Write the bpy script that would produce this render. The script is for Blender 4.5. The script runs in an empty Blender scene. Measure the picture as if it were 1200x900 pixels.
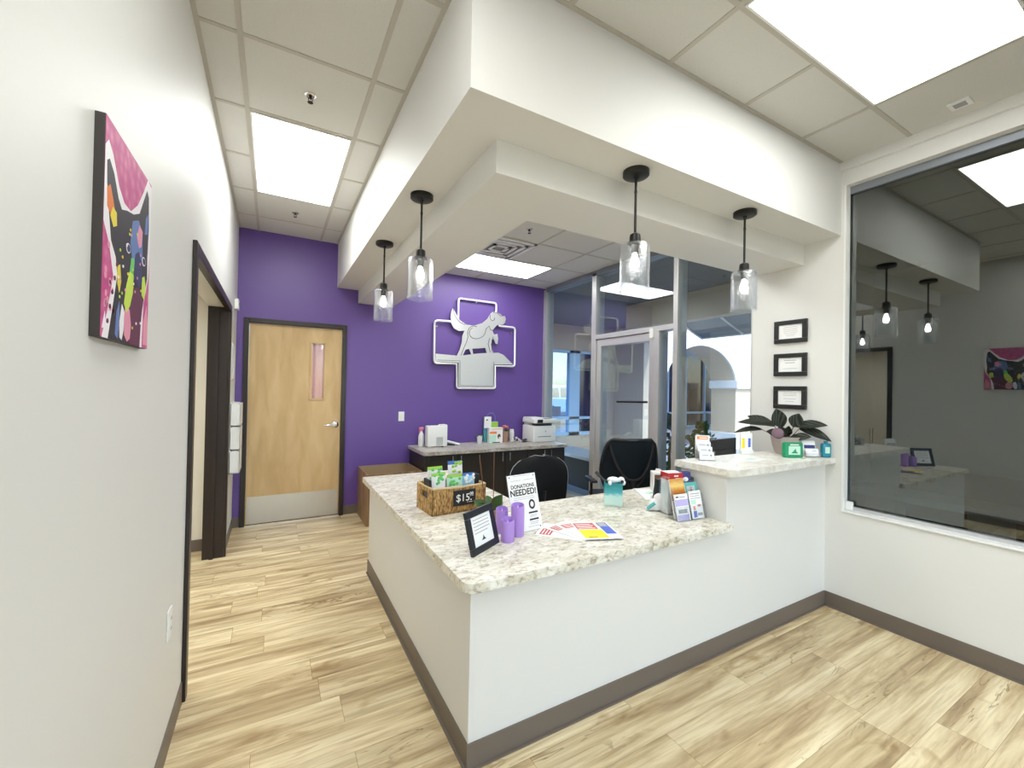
import bpy, bmesh, math, random
from mathutils import Vector, Matrix
random.seed(7)
PI = math.pi
SC = bpy.context.scene
COL = SC.collection

# ------------------------------------------------------------------ materials
MATS = {}
def mat(name, col, rough=0.5, metal=0.0, spec=0.5, bump=None, trans=None, emit=None, coat=0.0):
    m = bpy.data.materials.new(name); m.use_nodes = True
    nt = m.node_tree; b = nt.nodes['Principled BSDF']
    b.inputs['Base Color'].default_value = (*col, 1)
    b.inputs['Roughness'].default_value = rough
    b.inputs['Metallic'].default_value = metal
    b.inputs['Specular IOR Level'].default_value = spec
    b.inputs['Coat Weight'].default_value = coat
    if emit:
        b.inputs['Emission Color'].default_value = (*emit[:3], 1)
        b.inputs['Emission Strength'].default_value = emit[3]
    if bump:
        tc = nt.nodes.new('ShaderNodeTexCoord'); n = nt.nodes.new('ShaderNodeTexNoise')
        n.inputs['Scale'].default_value = bump[0]; n.inputs['Detail'].default_value = 4
        bp = nt.nodes.new('ShaderNodeBump'); bp.inputs['Strength'].default_value = bump[1]; bp.inputs['Distance'].default_value = 0.01
        nt.links.new(tc.outputs['Object'], n.inputs['Vector']); nt.links.new(n.outputs['Fac'], bp.inputs['Height'])
        nt.links.new(bp.outputs['Normal'], b.inputs['Normal'])
    MATS[name] = m
    return m
def N(nt, t, **kw):
    n = nt.nodes.new('ShaderNode' + t)
    for k, v in kw.items():
        if k in n.inputs: n.inputs[k].default_value = v
        else: setattr(n, k, v)
    return n
def ramp(nt, stops, interp='LINEAR'):
    r = nt.nodes.new('ShaderNodeValToRGB'); r.color_ramp.interpolation = interp
    el = r.color_ramp.elements
    while len(el) < len(stops): el.new(0.5)
    for e, (p, c) in zip(el, stops):
        e.position = p; e.color = (*c, 1)
    return r

wall_white = mat('wall_white', (0.73, 0.725, 0.695), 0.52, bump=(60, 0.03))
wall_shell = mat('wall_shell', (0.74, 0.74, 0.72), 0.5)
purple = mat('purple_paint', (0.135, 0.074, 0.31), 0.4, bump=(60, 0.03))
base_taupe = mat('taupe_vinyl_base', (0.155, 0.125, 0.10), 0.45)
espresso = mat('espresso_wood', (0.020, 0.012, 0.010), 0.35)
espresso2 = mat('espresso_laminate', (0.022, 0.018, 0.015), 0.4)
steel = mat('brushed_steel', (0.62, 0.60, 0.56), 0.33, 1.0)
chrome = mat('chrome', (0.8, 0.8, 0.8), 0.15, 1.0)
alum = mat('anodised_aluminium', (0.62, 0.62, 0.61), 0.35, 0.55)
alum_d = mat('grey_frame', (0.23, 0.25, 0.28), 0.4, 0.3)
black_m = mat('matte_black_metal', (0.012, 0.011, 0.010), 0.35, 0.3)
black_p = mat('black_plastic', (0.012, 0.013, 0.015), 0.35)
black_f = mat('black_fabric', (0.008, 0.009, 0.011), 0.8)
mesh_f = mat('dark_mesh', (0.012, 0.022, 0.032), 0.7, bump=(900, 0.4))
white_p = mat('white_plastic', (0.82, 0.82, 0.80), 0.35)
white_paper = mat('white_paper', (0.86, 0.86, 0.85), 0.7)
ink = mat('ink', (0.03, 0.03, 0.035), 0.6)
greyink = mat('grey_ink', (0.32, 0.32, 0.34), 0.6)
lav = mat('lavender_wax', (0.42, 0.25, 0.66), 0.45)
lav_d = mat('lavender_wax_well', (0.42, 0.25, 0.66), 0.5)
flame = mat('candle_flame', (0.75, 0.55, 0.85), 0.4)
kraft = mat('raw_board', (0.36, 0.25, 0.14), 0.7)
green_leaf = mat('green_leaf', (0.075, 0.17, 0.045), 0.4)
stake = mat('stake', (0.16, 0.07, 0.03), 0.6)
terra = mat('tan_pot', (0.42, 0.25, 0.18), 0.6)
mauve = mat('mauve_pot', (0.42, 0.35, 0.32), 0.55)
silver = mat('polished_sign_metal', (0.88, 0.88, 0.90), 0.30, 0.75)
silver_e = mat('sign_rim', (0.92, 0.91, 0.93), 0.35, 0.3)
red_c = mat('red_card', (0.50, 0.02, 0.02), 0.5)
navy_c = mat('navy_card', (0.03, 0.03, 0.16), 0.5)
teal_c = mat('teal_card', (0.08, 0.42, 0.40), 0.5)
lilac_c = mat('lilac_card', (0.50, 0.44, 0.74), 0.5)
orange_c = mat('orange_card', (0.85, 0.25, 0.06), 0.5)
yellow_c = mat('yellow_card', (0.85, 0.72, 0.03), 0.5)
blue_c = mat('blue_card', (0.08, 0.14, 0.58), 0.5)
green_c = mat('green_pack', (0.01, 0.30, 0.13), 0.35)
mint_c = mat('mint_card', (0.52, 0.78, 0.64), 0.5)
lime_c = mat('lime_print', (0.35, 0.60, 0.06), 0.45)
blueprint = mat('blue_print', (0.05, 0.16, 0.50), 0.45)
skyblue_c = mat('sky_blue_print', (0.30, 0.62, 0.85), 0.45)
pink_c = mat('pink_petal', (0.62, 0.20, 0.22), 0.6)
plush = mat('white_plush', (0.84, 0.84, 0.85), 0.95, bump=(150, 0.5))
stucco_w = mat('white_stucco', (0.80, 0.80, 0.78), 0.9, bump=(30, 0.2))
stucco_t = mat('tan_stucco', (0.60, 0.49, 0.35), 0.9, bump=(30, 0.2))
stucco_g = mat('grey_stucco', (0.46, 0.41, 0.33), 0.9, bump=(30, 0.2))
ext_ceil = mat('walkway_ceiling', (0.20, 0.19, 0.175), 0.9)
ext_floor = mat('walkway_concrete', (0.30, 0.34, 0.40), 0.6, bump=(20, 0.1))
asphalt = mat('asphalt', (0.10, 0.10, 0.11), 0.9)
frame_blue = mat('pale_blue_frame', (0.42, 0.62, 0.78), 0.5)
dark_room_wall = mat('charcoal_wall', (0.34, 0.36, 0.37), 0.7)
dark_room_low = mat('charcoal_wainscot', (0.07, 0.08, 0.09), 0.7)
bench_m = mat('grey_stone', (0.62, 0.60, 0.57), 0.7, bump=(30, 0.2))
shrub_m = mat('shrub_leaf', (0.05, 0.13, 0.03), 0.6)
car_w = mat('white_car_paint', (0.8, 0.8, 0.8), 0.3)
glass_dark = mat('dark_car_glass', (0.02, 0.03, 0.04), 0.1)
dk_int = mat('dark_window_pane', (0.012, 0.02, 0.035), 0.08)
red_leaf = mat('red_blossom', (0.55, 0.06, 0.08), 0.7)
pinkfilm = mat('pink_sheet', (0.78, 0.42, 0.42), 0.6)
cream = mat('cream_paint', (0.80, 0.76, 0.66), 0.5)
hallceil = mat('hall_ceiling', (0.62, 0.58, 0.50), 0.8)

def glass_mix(name, tint, refl, rough=0.0, bump=None, facing=False, gcol=(1, 1, 1), hi=0.85, bl=0.35):
    m = bpy.data.materials.new(name); m.use_nodes = True; nt = m.node_tree
    nt.nodes.remove(nt.nodes['Principled BSDF']); out = nt.nodes['Material Output']
    tr = N(nt, 'BsdfTransparent'); tr.inputs['Color'].default_value = (*tint, 1)
    gl = N(nt, 'BsdfGlossy'); gl.inputs['Roughness'].default_value = rough; gl.inputs['Color'].default_value = (*gcol, 1)
    mx = N(nt, 'MixShader')
    if facing:
        lw = N(nt, 'LayerWeight'); lw.inputs['Blend'].default_value = bl
        mp = N(nt, 'MapRange'); mp.inputs['To Min'].default_value = refl; mp.inputs['To Max'].default_value = hi
        nt.links.new(lw.outputs['Facing'], mp.inputs['Value']); nt.links.new(mp.outputs['Result'], mx.inputs['Fac'])
    else: mx.inputs['Fac'].default_value = refl
    if bump:
        tc = N(nt, 'TexCoord'); n = N(nt, 'TexNoise'); n.inputs['Scale'].default_value = bump[0]
        bp = N(nt, 'Bump'); bp.inputs['Strength'].default_value = bump[1]; bp.inputs['Distance'].default_value = 0.02
        nt.links.new(tc.outputs['Object'], n.inputs['Vector']); nt.links.new(n.outputs['Fac'], bp.inputs['Height'])
        nt.links.new(bp.outputs['Normal'], gl.inputs['Normal'])
        if facing: nt.links.new(bp.outputs['Normal'], lw.inputs['Normal'])
    nt.links.new(tr.outputs[0], mx.inputs[1]); nt.links.new(gl.outputs[0], mx.inputs[2]); nt.links.new(mx.outputs[0], out.inputs[0])
    MATS[name] = m; return m
clear_glass = glass_mix('storefront_glass', (0.90, 0.95, 0.97), 0.075)
tint_glass = glass_mix('tinted_glass', (0.50, 0.54, 0.55), 0.135, gcol=(0.95, 0.96, 0.90))
seeded = glass_mix('seeded_glass', (0.96, 0.97, 0.98), 0.035, 0.0, bump=(110, 0.22), facing=True, hi=0.8, bl=0.22)
acrylic = glass_mix('clear_acrylic', (0.96, 0.97, 0.98), 0.03, 0.03, facing=True, hi=0.5, bl=0.15)
tint_car = glass_mix('far_glass', (0.55, 0.75, 0.9), 0.25)

def emis(name, col, s):
    m = bpy.data.materials.new(name); m.use_nodes = True; nt = m.node_tree
    nt.nodes.remove(nt.nodes['Principled BSDF'])
    e = N(nt, 'Emission'); e.inputs['Color'].default_value = (*col, 1); e.inputs['Strength'].default_value = s
    nt.links.new(e.outputs[0], nt.nodes['Material Output'].inputs[0]); MATS[name] = m; return m
LIGHT = 8.2
diffuser = emis('light_diffuser', (0.985, 1.0, 0.985), LIGHT)
bulb_m = emis('bulb_glow', (1.0, 0.97, 0.92), 14)

def floor_mat():
    m = bpy.data.materials.new('light_oak_planks'); m.use_nodes = True; nt = m.node_tree; L = nt.links.new
    b = nt.nodes['Principled BSDF']; tc = N(nt, 'TexCoord'); sp = N(nt, 'SeparateXYZ'); L(tc.outputs['Object'], sp.inputs[0])
    def M_(op, a, b_=None, c=None):
        n = N(nt, 'Math', operation=op)
        for k, v in enumerate((a, b_, c)):
            if v is None: continue
            if isinstance(v, (int, float)): n.inputs[k].default_value = v
            else: L(v, n.inputs[k])
        return n.outputs[0]
    W_, L_ = .182, 1.22
    yr = M_('DIVIDE', sp.outputs['Y'], W_); row = M_('FLOOR', yr); yf = M_('FRACT', yr)
    wn = N(nt, 'TexWhiteNoise', noise_dimensions='1D'); L(row, wn.inputs['W'])
    xr = M_('ADD', M_('DIVIDE', sp.outputs['X'], L_), M_('MULTIPLY', wn.outputs['Value'], 7.3)); pid = M_('FLOOR', xr); xf = M_('FRACT', xr)
    cv = N(nt, 'CombineXYZ'); L(row, cv.inputs[0]); L(pid, cv.inputs[1]); wn2 = N(nt, 'TexWhiteNoise', noise_dimensions='3D'); L(cv.outputs[0], wn2.inputs['Vector'])
    ey = M_('MINIMUM', yf, M_('SUBTRACT', 1.0, yf)); ex = M_('MINIMUM', xf, M_('SUBTRACT', 1.0, xf))
    seam = M_('MAXIMUM', M_('LESS_THAN', ey, .006), M_('LESS_THAN', ex, .0011))
    sc = N(nt, 'VectorMath', operation='SCALE'); sc.inputs['Scale'].default_value = 23.0; L(wn2.outputs['Color'], sc.inputs[0])
    ad = N(nt, 'VectorMath', operation='ADD'); L(tc.outputs['Object'], ad.inputs[0]); L(sc.outputs[0], ad.inputs[1])
    def noise(scale, ns, det, dist, rough=.55):
        mp = N(nt, 'Mapping'); mp.inputs['Scale'].default_value = scale; L(ad.outputs[0], mp.inputs['Vector'])
        n = N(nt, 'TexNoise'); n.inputs['Scale'].default_value = ns; n.inputs['Detail'].default_value = det; n.inputs['Distortion'].default_value = dist; n.inputs['Roughness'].default_value = rough
        L(mp.outputs[0], n.inputs['Vector']); return n.outputs['Fac']
    g1 = noise((.55, 5.5, 1), 2.0, 6, .7); g2 = noise((1.2, 26, 1), 2.2, 4, .3, .6)
    r1 = ramp(nt, [(0.29, (0.36, 0.26, 0.145)), (0.39, (0.53, 0.405, 0.235)), (0.49, (0.68, 0.555, 0.34)), (0.60, (0.79, 0.68, 0.445)), (0.72, (0.84, 0.75, 0.52))]); L(g1, r1.inputs[0])
    r2 = ramp(nt, [(0.34, (0.80, 0.76, 0.70)), (0.58, (1.04, 1.04, 1.04))]); L(g2, r2.inputs[0])
    def mul(a, b_, f=1.0):
        x = N(nt, 'Mix', data_type='RGBA', blend_type='MULTIPLY')
        if isinstance(f, float): x.inputs['Factor'].default_value = f
        else: L(f, x.inputs['Factor'])
        L(a, x.inputs['A'])
        if isinstance(b_, tuple): x.inputs['B'].default_value = (*b_, 1)
        else: L(b_, x.inputs['B'])
        return x.outputs['Result']
    c = mul(r1.outputs[0], r2.outputs[0])
    # long dark mineral streaks, only in some places
    st = noise((.9, 7.0, 1), 1.5, 4, 1.4); r3 = ramp(nt, [(.478, (0, 0, 0)), (.498, (1, 1, 1)), (.512, (0, 0, 0))]); L(st, r3.inputs[0])
    mk = noise((.8, 2.4, 1), 1.7, 2, 0); r4 = ramp(nt, [(.53, (0, 0, 0)), (.63, (1, 1, 1))]); L(mk, r4.inputs[0])
    c = mul(c, (.42, .33, .24), M_('MULTIPLY', r3.outputs[0], r4.outputs[0]))
    # soft brown clouds around knots
    kn = noise((1.6, 4.5, 1), 1.8, 3, .5); r5 = ramp(nt, [(.60, (0, 0, 0)), (.74, (1, 1, 1))]); L(kn, r5.inputs[0]); c = mul(c, (.62, .52, .40), r5.outputs[0])
    rp = ramp(nt, [(0, (0.86, 0.84, 0.80)), (1, (1.06, 1.06, 1.05))]); L(wn2.outputs['Value'], rp.inputs[0]); c = mul(c, rp.outputs[0])
    c = mul(c, (.66, .60, .52), seam)
    L(c, b.inputs['Base Color']); b.inputs['Roughness'].default_value = 0.36; b.inputs['Specular IOR Level'].default_value = 0.4
    bp = N(nt, 'Bump'); bp.inputs['Strength'].default_value = 0.05; L(g2, bp.inputs['Height']); L(bp.outputs[0], b.inputs['Normal'])
    return m
floor_m = floor_mat()

def granite(name, base, spots, sc=1.0):
    m = bpy.data.materials.new(name); m.use_nodes = True; nt = m.node_tree; L = nt.links.new
    b = nt.nodes['Principled BSDF']; tc = N(nt, 'TexCoord')
    mp = N(nt, 'Mapping'); mp.inputs['Rotation'].default_value = (0, 0, 0.5); mp.inputs['Scale'].default_value = (0.7, 1.25, 1); L(tc.outputs['Object'], mp.inputs['Vector'])
    n1 = N(nt, 'TexNoise'); n1.inputs['Scale'].default_value = 34 * sc; n1.inputs['Detail'].default_value = 9; n1.inputs['Roughness'].default_value = 0.75; n1.inputs['Distortion'].default_value = 0.7
    L(mp.outputs[0], n1.inputs['Vector'])
    r1 = ramp(nt, spots); L(n1.outputs['Fac'], r1.inputs[0])
    n2 = N(nt, 'TexNoise'); n2.inputs['Scale'].default_value = 7 * sc; n2.inputs['Detail'].default_value = 5; n2.inputs['Distortion'].default_value = 0.8
    L(mp.outputs[0], n2.inputs['Vector'])
    r2 = ramp(nt, [(0.38, (0.80, 0.78, 0.72)), (0.6, (1, 1, 1))]); L(n2.outputs['Fac'], r2.inputs[0])
    v = N(nt, 'TexVoronoi'); v.inputs['Scale'].default_value = 120 * sc; L(mp.outputs[0], v.inputs['Vector'])
    r3 = ramp(nt, [(0.10, (0.62, 0.58, 0.52)), (0.22, (1, 1, 1))]); L(v.outputs['Distance'], r3.inputs[0])
    m1 = N(nt, 'Mix', data_type='RGBA', blend_type='MULTIPLY'); m1.inputs['Factor'].default_value = 1; L(r1.outputs[0], m1.inputs['A']); L(r2.outputs[0], m1.inputs['B'])
    m2 = N(nt, 'Mix', data_type='RGBA', blend_type='MULTIPLY'); m2.inputs['Factor'].default_value = 0.45; L(m1.outputs['Result'], m2.inputs['A']); L(r3.outputs[0], m2.inputs['B'])
    L(m2.outputs['Result'], b.inputs['Base Color']); b.inputs['Roughness'].default_value = 0.32
    return m
laminate = granite('granite_laminate', None, [(0.30, (0.20, 0.17, 0.13)), (0.40, (0.44, 0.39, 0.31)), (0.475, (0.74, 0.71, 0.61)), (0.58, (0.87, 0.86, 0.80))])
lam_grey = granite('grey_granite_laminate', None, [(0.30, (0.18, 0.16, 0.15)), (0.42, (0.36, 0.33, 0.30)), (0.54, (0.56, 0.53, 0.49)), (0.68, (0.68, 0.66, 0.62))])
quartz = granite('white_quartz', None, [(0.24, (0.40, 0.34, 0.26)), (0.33, (0.70, 0.66, 0.58)), (0.42, (0.80, 0.78, 0.72)), (0.62, (0.86, 0.85, 0.81))], 2.2)

def wood(name, stops, scale=(1, 1, 0.12), ns=9, rough=0.45):
    m = bpy.data.materials.new(name); m.use_nodes = True; nt = m.node_tree; L = nt.links.new
    b = nt.nodes['Principled BSDF']; tc = N(nt, 'TexCoord'); mp = N(nt, 'Mapping'); mp.inputs['Scale'].default_value = scale
    L(tc.outputs['Object'], mp.inputs['Vector'])
    n = N(nt, 'TexNoise'); n.inputs['Scale'].default_value = ns; n.inputs['Detail'].default_value = 6; n.inputs['Distortion'].default_value = 0.6; L(mp.outputs[0], n.inputs['Vector'])
    r = ramp(nt, stops); L(n.outputs['Fac'], r.inputs[0]); L(r.outputs[0], b.inputs['Base Color']); b.inputs['Roughness'].default_value = rough
    return m
maple = wood('maple_veneer', [(0.3, (0.56, 0.375, 0.175)), (0.5, (0.63, 0.44, 0.215)), (0.7, (0.69, 0.50, 0.26))], (1.0, 1, 0.22), 10)
walnut = wood('wood_grain_laminate', [(0.3, (0.17, 0.095, 0.045)), (0.5, (0.27, 0.16, 0.08)), (0.7, (0.36, 0.23, 0.125))], (2.2, 2.2, 0.2), 8)

def basket_mat():
    m = bpy.data.materials.new('woven_water_hyacinth'); m.use_nodes = True; nt = m.node_tree; L = nt.links.new
    b = nt.nodes['Principled BSDF']; tc = N(nt, 'TexCoord'); mp = N(nt, 'Mapping'); mp.inputs['Scale'].default_value = (1, 1, 0.38)
    L(tc.outputs['Object'], mp.inputs['Vector'])
    v = N(nt, 'TexVoronoi'); v.inputs['Scale'].default_value = 115; L(mp.outputs[0], v.inputs['Vector'])
    r = ramp(nt, [(0.0, (0.66, 0.46, 0.20)), (0.45, (0.50, 0.31, 0.11)), (0.8, (0.22, 0.12, 0.04))]); L(v.outputs['Distance'], r.inputs[0])
    n = N(nt, 'TexNoise'); n.inputs['Scale'].default_value = 30; L(tc.outputs['Object'], n.inputs['Vector'])
    r2 = ramp(nt, [(0.35, (0.7, 0.65, 0.55)), (0.65, (1.1, 1.05, 1))]); L(n.outputs['Fac'], r2.inputs[0])
    mx = N(nt, 'Mix', data_type='RGBA', blend_type='MULTIPLY'); mx.inputs['Factor'].default_value = 1; L(r.outputs[0], mx.inputs['A']); L(r2.outputs[0], mx.inputs['B'])
    L(mx.outputs['Result'], b.inputs['Base Color']); b.inputs['Roughness'].default_value = 0.7
    bp = N(nt, 'Bump', invert=True); bp.inputs['Strength'].default_value = 0.7; bp.inputs['Distance'].default_value = 0.004; L(v.outputs['Distance'], bp.inputs['Height']); L(bp.outputs[0], b.inputs['Normal'])
    return m
basket_m = basket_mat()
rope_m = mat('rope_rim', (0.62, 0.47, 0.27), 0.8, bump=(120, 0.5))

def zramp_mat(name, stops, z0, z1, rough=0.3):
    m = bpy.data.materials.new(name); m.use_nodes = True; nt = m.node_tree; L = nt.links.new
    b = nt.nodes['Principled BSDF']; tc = N(nt, 'TexCoord'); s = N(nt, 'SeparateXYZ'); L(tc.outputs['Object'], s.inputs[0])
    n = N(nt, 'TexNoise'); n.inputs['Scale'].default_value = 40; L(tc.outputs['Object'], n.inputs['Vector'])
    mr = N(nt, 'MapRange'); mr.inputs['From Min'].default_value = z0; mr.inputs['From Max'].default_value = z1; L(s.outputs['Z'], mr.inputs['Value'])
    ma = N(nt, 'Math', operation='MULTIPLY_ADD'); L(n.outputs['Fac'], ma.inputs[0]); ma.inputs[1].default_value = 0.25; L(mr.outputs[0], ma.inputs[2])
    r = ramp(nt, stops); L(ma.outputs[0], r.inputs[0]); L(r.outputs[0], b.inputs['Base Color']); b.inputs['Roughness'].default_value = rough
    b.inputs['Transmission Weight'].default_value = 0.25
    return m
teal_ombre = zramp_mat('teal_ombre_glass', [(0.1, (0.72, 0.90, 0.82)), (0.55, (0.60, 0.85, 0.78)), (0.72, (0.10, 0.50, 0.55)), (1.0, (0.02, 0.30, 0.32))], 0, 0.15)
sunset_m = zramp_mat('sunset_print', [(0.1, (0.25, 0.08, 0.02)), (0.45, (0.75, 0.25, 0.02)), (0.7, (1.0, 0.75, 0.25)), (1.0, (0.80, 0.38, 0.08))], 0.13, 0.24, 0.4)

def plantleaf_mat():
    m = bpy.data.materials.new('dark_striped_leaf'); m.use_nodes = True; nt = m.node_tree; L = nt.links.new
    b = nt.nodes['Principled BSDF']; tc = N(nt, 'TexCoord')
    w = N(nt, 'TexWave'); w.inputs['Scale'].default_value = 28; w.inputs['Distortion'].default_value = 1.5; L(tc.outputs['Object'], w.inputs['Vector'])
    r = ramp(nt, [(0.3, (0.022, 0.030, 0.020)), (0.9, (0.085, 0.095, 0.07))]); L(w.outputs['Fac'], r.inputs[0]); L(r.outputs[0], b.inputs['Base Color']); b.inputs['Roughness'].default_value = 0.45
    return m
dleaf = plantleaf_mat()
purp_leaf = mat('purple_leaf_underside', (0.16, 0.09, 0.12), 0.5, bump=(40, 0.4))

def tile_mat():
    m = bpy.data.materials.new('acoustic_tile'); m.use_nodes = True; nt = m.node_tree; L = nt.links.new
    b = nt.nodes['Principled BSDF']; tc = N(nt, 'TexCoord'); n = N(nt, 'TexNoise'); n.inputs['Scale'].default_value = 160; n.inputs['Detail'].default_value = 4
    L(tc.outputs['Object'], n.inputs['Vector']); r = ramp(nt, [(0.34, (0.61, 0.60, 0.565)), (0.44, (0.655, 0.645, 0.61))]); L(n.outputs['Fac'], r.inputs[0]); L(r.outputs[0], b.inputs['Base Color'])
    b.inputs['Roughness'].default_value = 0.9; return m
tile = tile_mat()
grid_m = mat('ceiling_grid_bar', (0.50, 0.475, 0.42), 0.6)

# painted canvas
def pinkcanvas():
    m = bpy.data.materials.new('pink_canvas'); m.use_nodes = True; nt = m.node_tree; L = nt.links.new
    b = nt.nodes['Principled BSDF']; tc = N(nt, 'TexCoord'); v = N(nt, 'TexVoronoi'); v.inputs['Scale'].default_value = 34
    L(tc.outputs['Object'], v.inputs['Vector'])
    r = ramp(nt, [(0.0, (0.66, 0.22, 0.38)), (0.25, (0.60, 0.14, 0.30)), (0.7, (0.50, 0.06, 0.22))]); L(v.outputs['Distance'], r.inputs[0]); L(r.outputs[0], b.inputs['Base Color']); b.inputs['Roughness'].default_value = 0.6
    return m
pinkc = pinkcanvas()
P_white = mat('paint_white', (0.85, 0.82, 0.85), 0.6)
P_black = mat('paint_black', (0.025, 0.02, 0.03), 0.6)
P_plum = mat('paint_plum', (0.12, 0.02, 0.06), 0.6)
P_lime = mat('paint_lime', (0.55, 0.72, 0.08), 0.6)
P_green = mat('paint_green', (0.15, 0.55, 0.15), 0.6)
P_blue = mat('paint_blue', (0.12, 0.20, 0.45), 0.6)
P_navy = mat('paint_navy', (0.03, 0.03, 0.12), 0.6)
P_orange = mat('paint_orange', (0.75, 0.20, 0.04), 0.6)
P_yellow = mat('paint_yellow', (0.80, 0.65, 0.05), 0.6)
P_pink = mat('paint_pink', (0.75, 0.30, 0.42), 0.6)
P_side = mat('canvas_edge', (0.035, 0.028, 0.025), 0.6)

# ------------------------------------------------------------------ mesh builder
class MB:
    def __init__(s, mats):
        s.bm = bmesh.new(); s.mats = mats if isinstance(mats, (list, tuple)) else [mats]; s.mi = 0; s.xf = Matrix()
    def use(s, m):
        if m not in s.mats: s.mats = list(s.mats) + [m]
        s.mi = s.mats.index(m); return s
    def _fin(s, vs, fs):
        for v in vs: v.co = s.xf @ v.co
        for f in fs: f.material_index = s.mi
    def box(s, x0, x1, y0, y1, z0, z1, bev=0.0, seg=2):
        x0, x1 = min(x0, x1), max(x0, x1); y0, y1 = min(y0, y1), max(y0, y1); z0, z1 = min(z0, z1), max(z0, z1)
        r = bmesh.ops.create_cube(s.bm, size=1); vs = r['verts']
        for v in vs: v.co = Vector(((v.co.x + .5) * (x1 - x0) + x0, (v.co.y + .5) * (y1 - y0) + y0, (v.co.z + .5) * (z1 - z0) + z0))
        fs = set(f for v in vs for f in v.link_faces)
        if bev > 0:
            es = set(e for v in vs for e in v.link_edges)
            r = bmesh.ops.bevel(s.bm, geom=list(es), offset=bev, segments=seg, affect='EDGES', profile=0.5)
            fs = set(r['faces']) | set(f for f in fs if f.is_valid)
            vs = set(v for f in fs for v in f.verts)
            fs = set(f for v in vs for f in v.link_faces)
        s._fin(vs, fs); return s
    def prism(s, pts, a0, a1, axis='z', bev=0.0):
        # pts 2D; axis z: (x,y); axis y: (x,z); axis x: (y,z)
        def mk(p, a):
            return {'z': Vector((p[0], p[1], a)), 'y': Vector((p[0], a, p[1])), 'x': Vector((a, p[0], p[1]))}[axis]
        v0 = [s.bm.verts.new(mk(p, a0)) for p in pts]; v1 = [s.bm.verts.new(mk(p, a1)) for p in pts]
        fs = []; n = len(pts)
        for i in range(n): fs.append(s.bm.faces.new((v0[i], v0[(i + 1) % n], v1[(i + 1) % n], v1[i])))
        c0 = s.bm.faces.new(v0[::-1]); c1 = s.bm.faces.new(v1)
        fs += [c0, c1]
        s._fin(v0 + v1, fs)
        c0.normal_update(); c1.normal_update()
        if n > 4: bmesh.ops.triangulate(s.bm, faces=[c0, c1])
        return s
    def poly(s, pts):
        vs = [s.bm.verts.new(Vector(p)) for p in pts]; f = s.bm.faces.new(vs); s._fin(vs, [f]); f.normal_update()
        if len(pts) > 4: bmesh.ops.triangulate(s.bm, faces=[f])
        return s
    def lathe(s, prof, c=(0, 0), seg=24, sx=1, sy=1, close=False):
        rings = []
        for r, z in prof:
            rings.append([s.bm.verts.new(Vector((c[0] + sx * r * math.cos(2 * PI * i / seg), c[1] + sy * r * math.sin(2 * PI * i / seg), z))) for i in range(seg)])
        fs = []
        for a, b in zip(rings, rings[1:]):
            for i in range(seg):
                fs.append(s.bm.faces.new((a[i], a[(i + 1) % seg], b[(i + 1) % seg], b[i])))
        if prof[0][0] > 1e-6 and not close: fs.append(s.bm.faces.new(rings[0][::-1]))
        if prof[-1][0] > 1e-6 and not close: fs.append(s.bm.faces.new(rings[-1]))
        if close:
            a, b = rings[-1], rings[0]
            for i in range(seg): fs.append(s.bm.faces.new((a[i], a[(i + 1) % seg], b[(i + 1) % seg], b[i])))
        s._fin([v for r in rings for v in r], fs); return s
    def tube(s, pts, r, seg=8, closed=False, sq=None):
        pts = [Vector(p) for p in pts]; n = len(pts); rings = []
        rr = r if isinstance(r, (list, tuple)) else [r] * n
        up0 = None
        for i, p in enumerate(pts):
            if closed: d = (pts[(i + 1) % n] - pts[i - 1])
            else: d = pts[min(i + 1, n - 1)] - pts[max(i - 1, 0)]
            d.normalize()
            if up0 is None:
                up0 = Vector((0, 0, 1)) if abs(d.z) < 0.9 else Vector((0, 1, 0))
            a = d.cross(up0)
            if a.length < 1e-4: a = d.cross(Vector((1, 0, 0)))
            a.normalize(); b = a.cross(d); b.normalize(); up0 = b
            rings.append([s.bm.verts.new(p + (a * math.cos(2 * PI * k / seg) + b * math.sin(2 * PI * k / seg)) * rr[i]) for k in range(seg)])
        fs = []
        rng = range(n) if closed else range(n - 1)
        for i in rng:
            A, B = rings[i], rings[(i + 1) % n]
            for k in range(seg): fs.append(s.bm.faces.new((A[k], A[(k + 1) % seg], B[(k + 1) % seg], B[k])))
        if not closed: fs.append(s.bm.faces.new(rings[0][::-1])); fs.append(s.bm.faces.new(rings[-1]))
        s._fin([v for q in rings for v in q], fs); return s
    def ball(s, c, r, seg=12, sx=1, sy=1, sz=1):
        res = bmesh.ops.create_uvsphere(s.bm, u_segments=seg, v_segments=max(6, seg * 2 // 3), radius=1); vs = res['verts']
        for v in vs: v.co = Vector((c[0] + v.co.x * r * sx, c[1] + v.co.y * r * sy, c[2] + v.co.z * r * sz))
        s._fin(vs, set(f for v in vs for f in v.link_faces)); return s
    def grid(s, fn, nu, nv, thick=0.0):
        V = [[s.bm.verts.new(Vector(fn(i / nu, j / nv))) for j in range(nv + 1)] for i in range(nu + 1)]
        fs = []
        for i in range(nu):
            for j in range(nv): fs.append(s.bm.faces.new((V[i][j], V[i + 1][j], V[i + 1][j + 1], V[i][j + 1])))
        vs = [v for q in V for v in q]; s._fin(vs, fs)
        if thick:
            r = bmesh.ops.solidify(s.bm, geom=fs, thickness=thick)
            for g in r['geom']:
                if isinstance(g, bmesh.types.BMFace): g.material_index = s.mi
        return s
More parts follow.
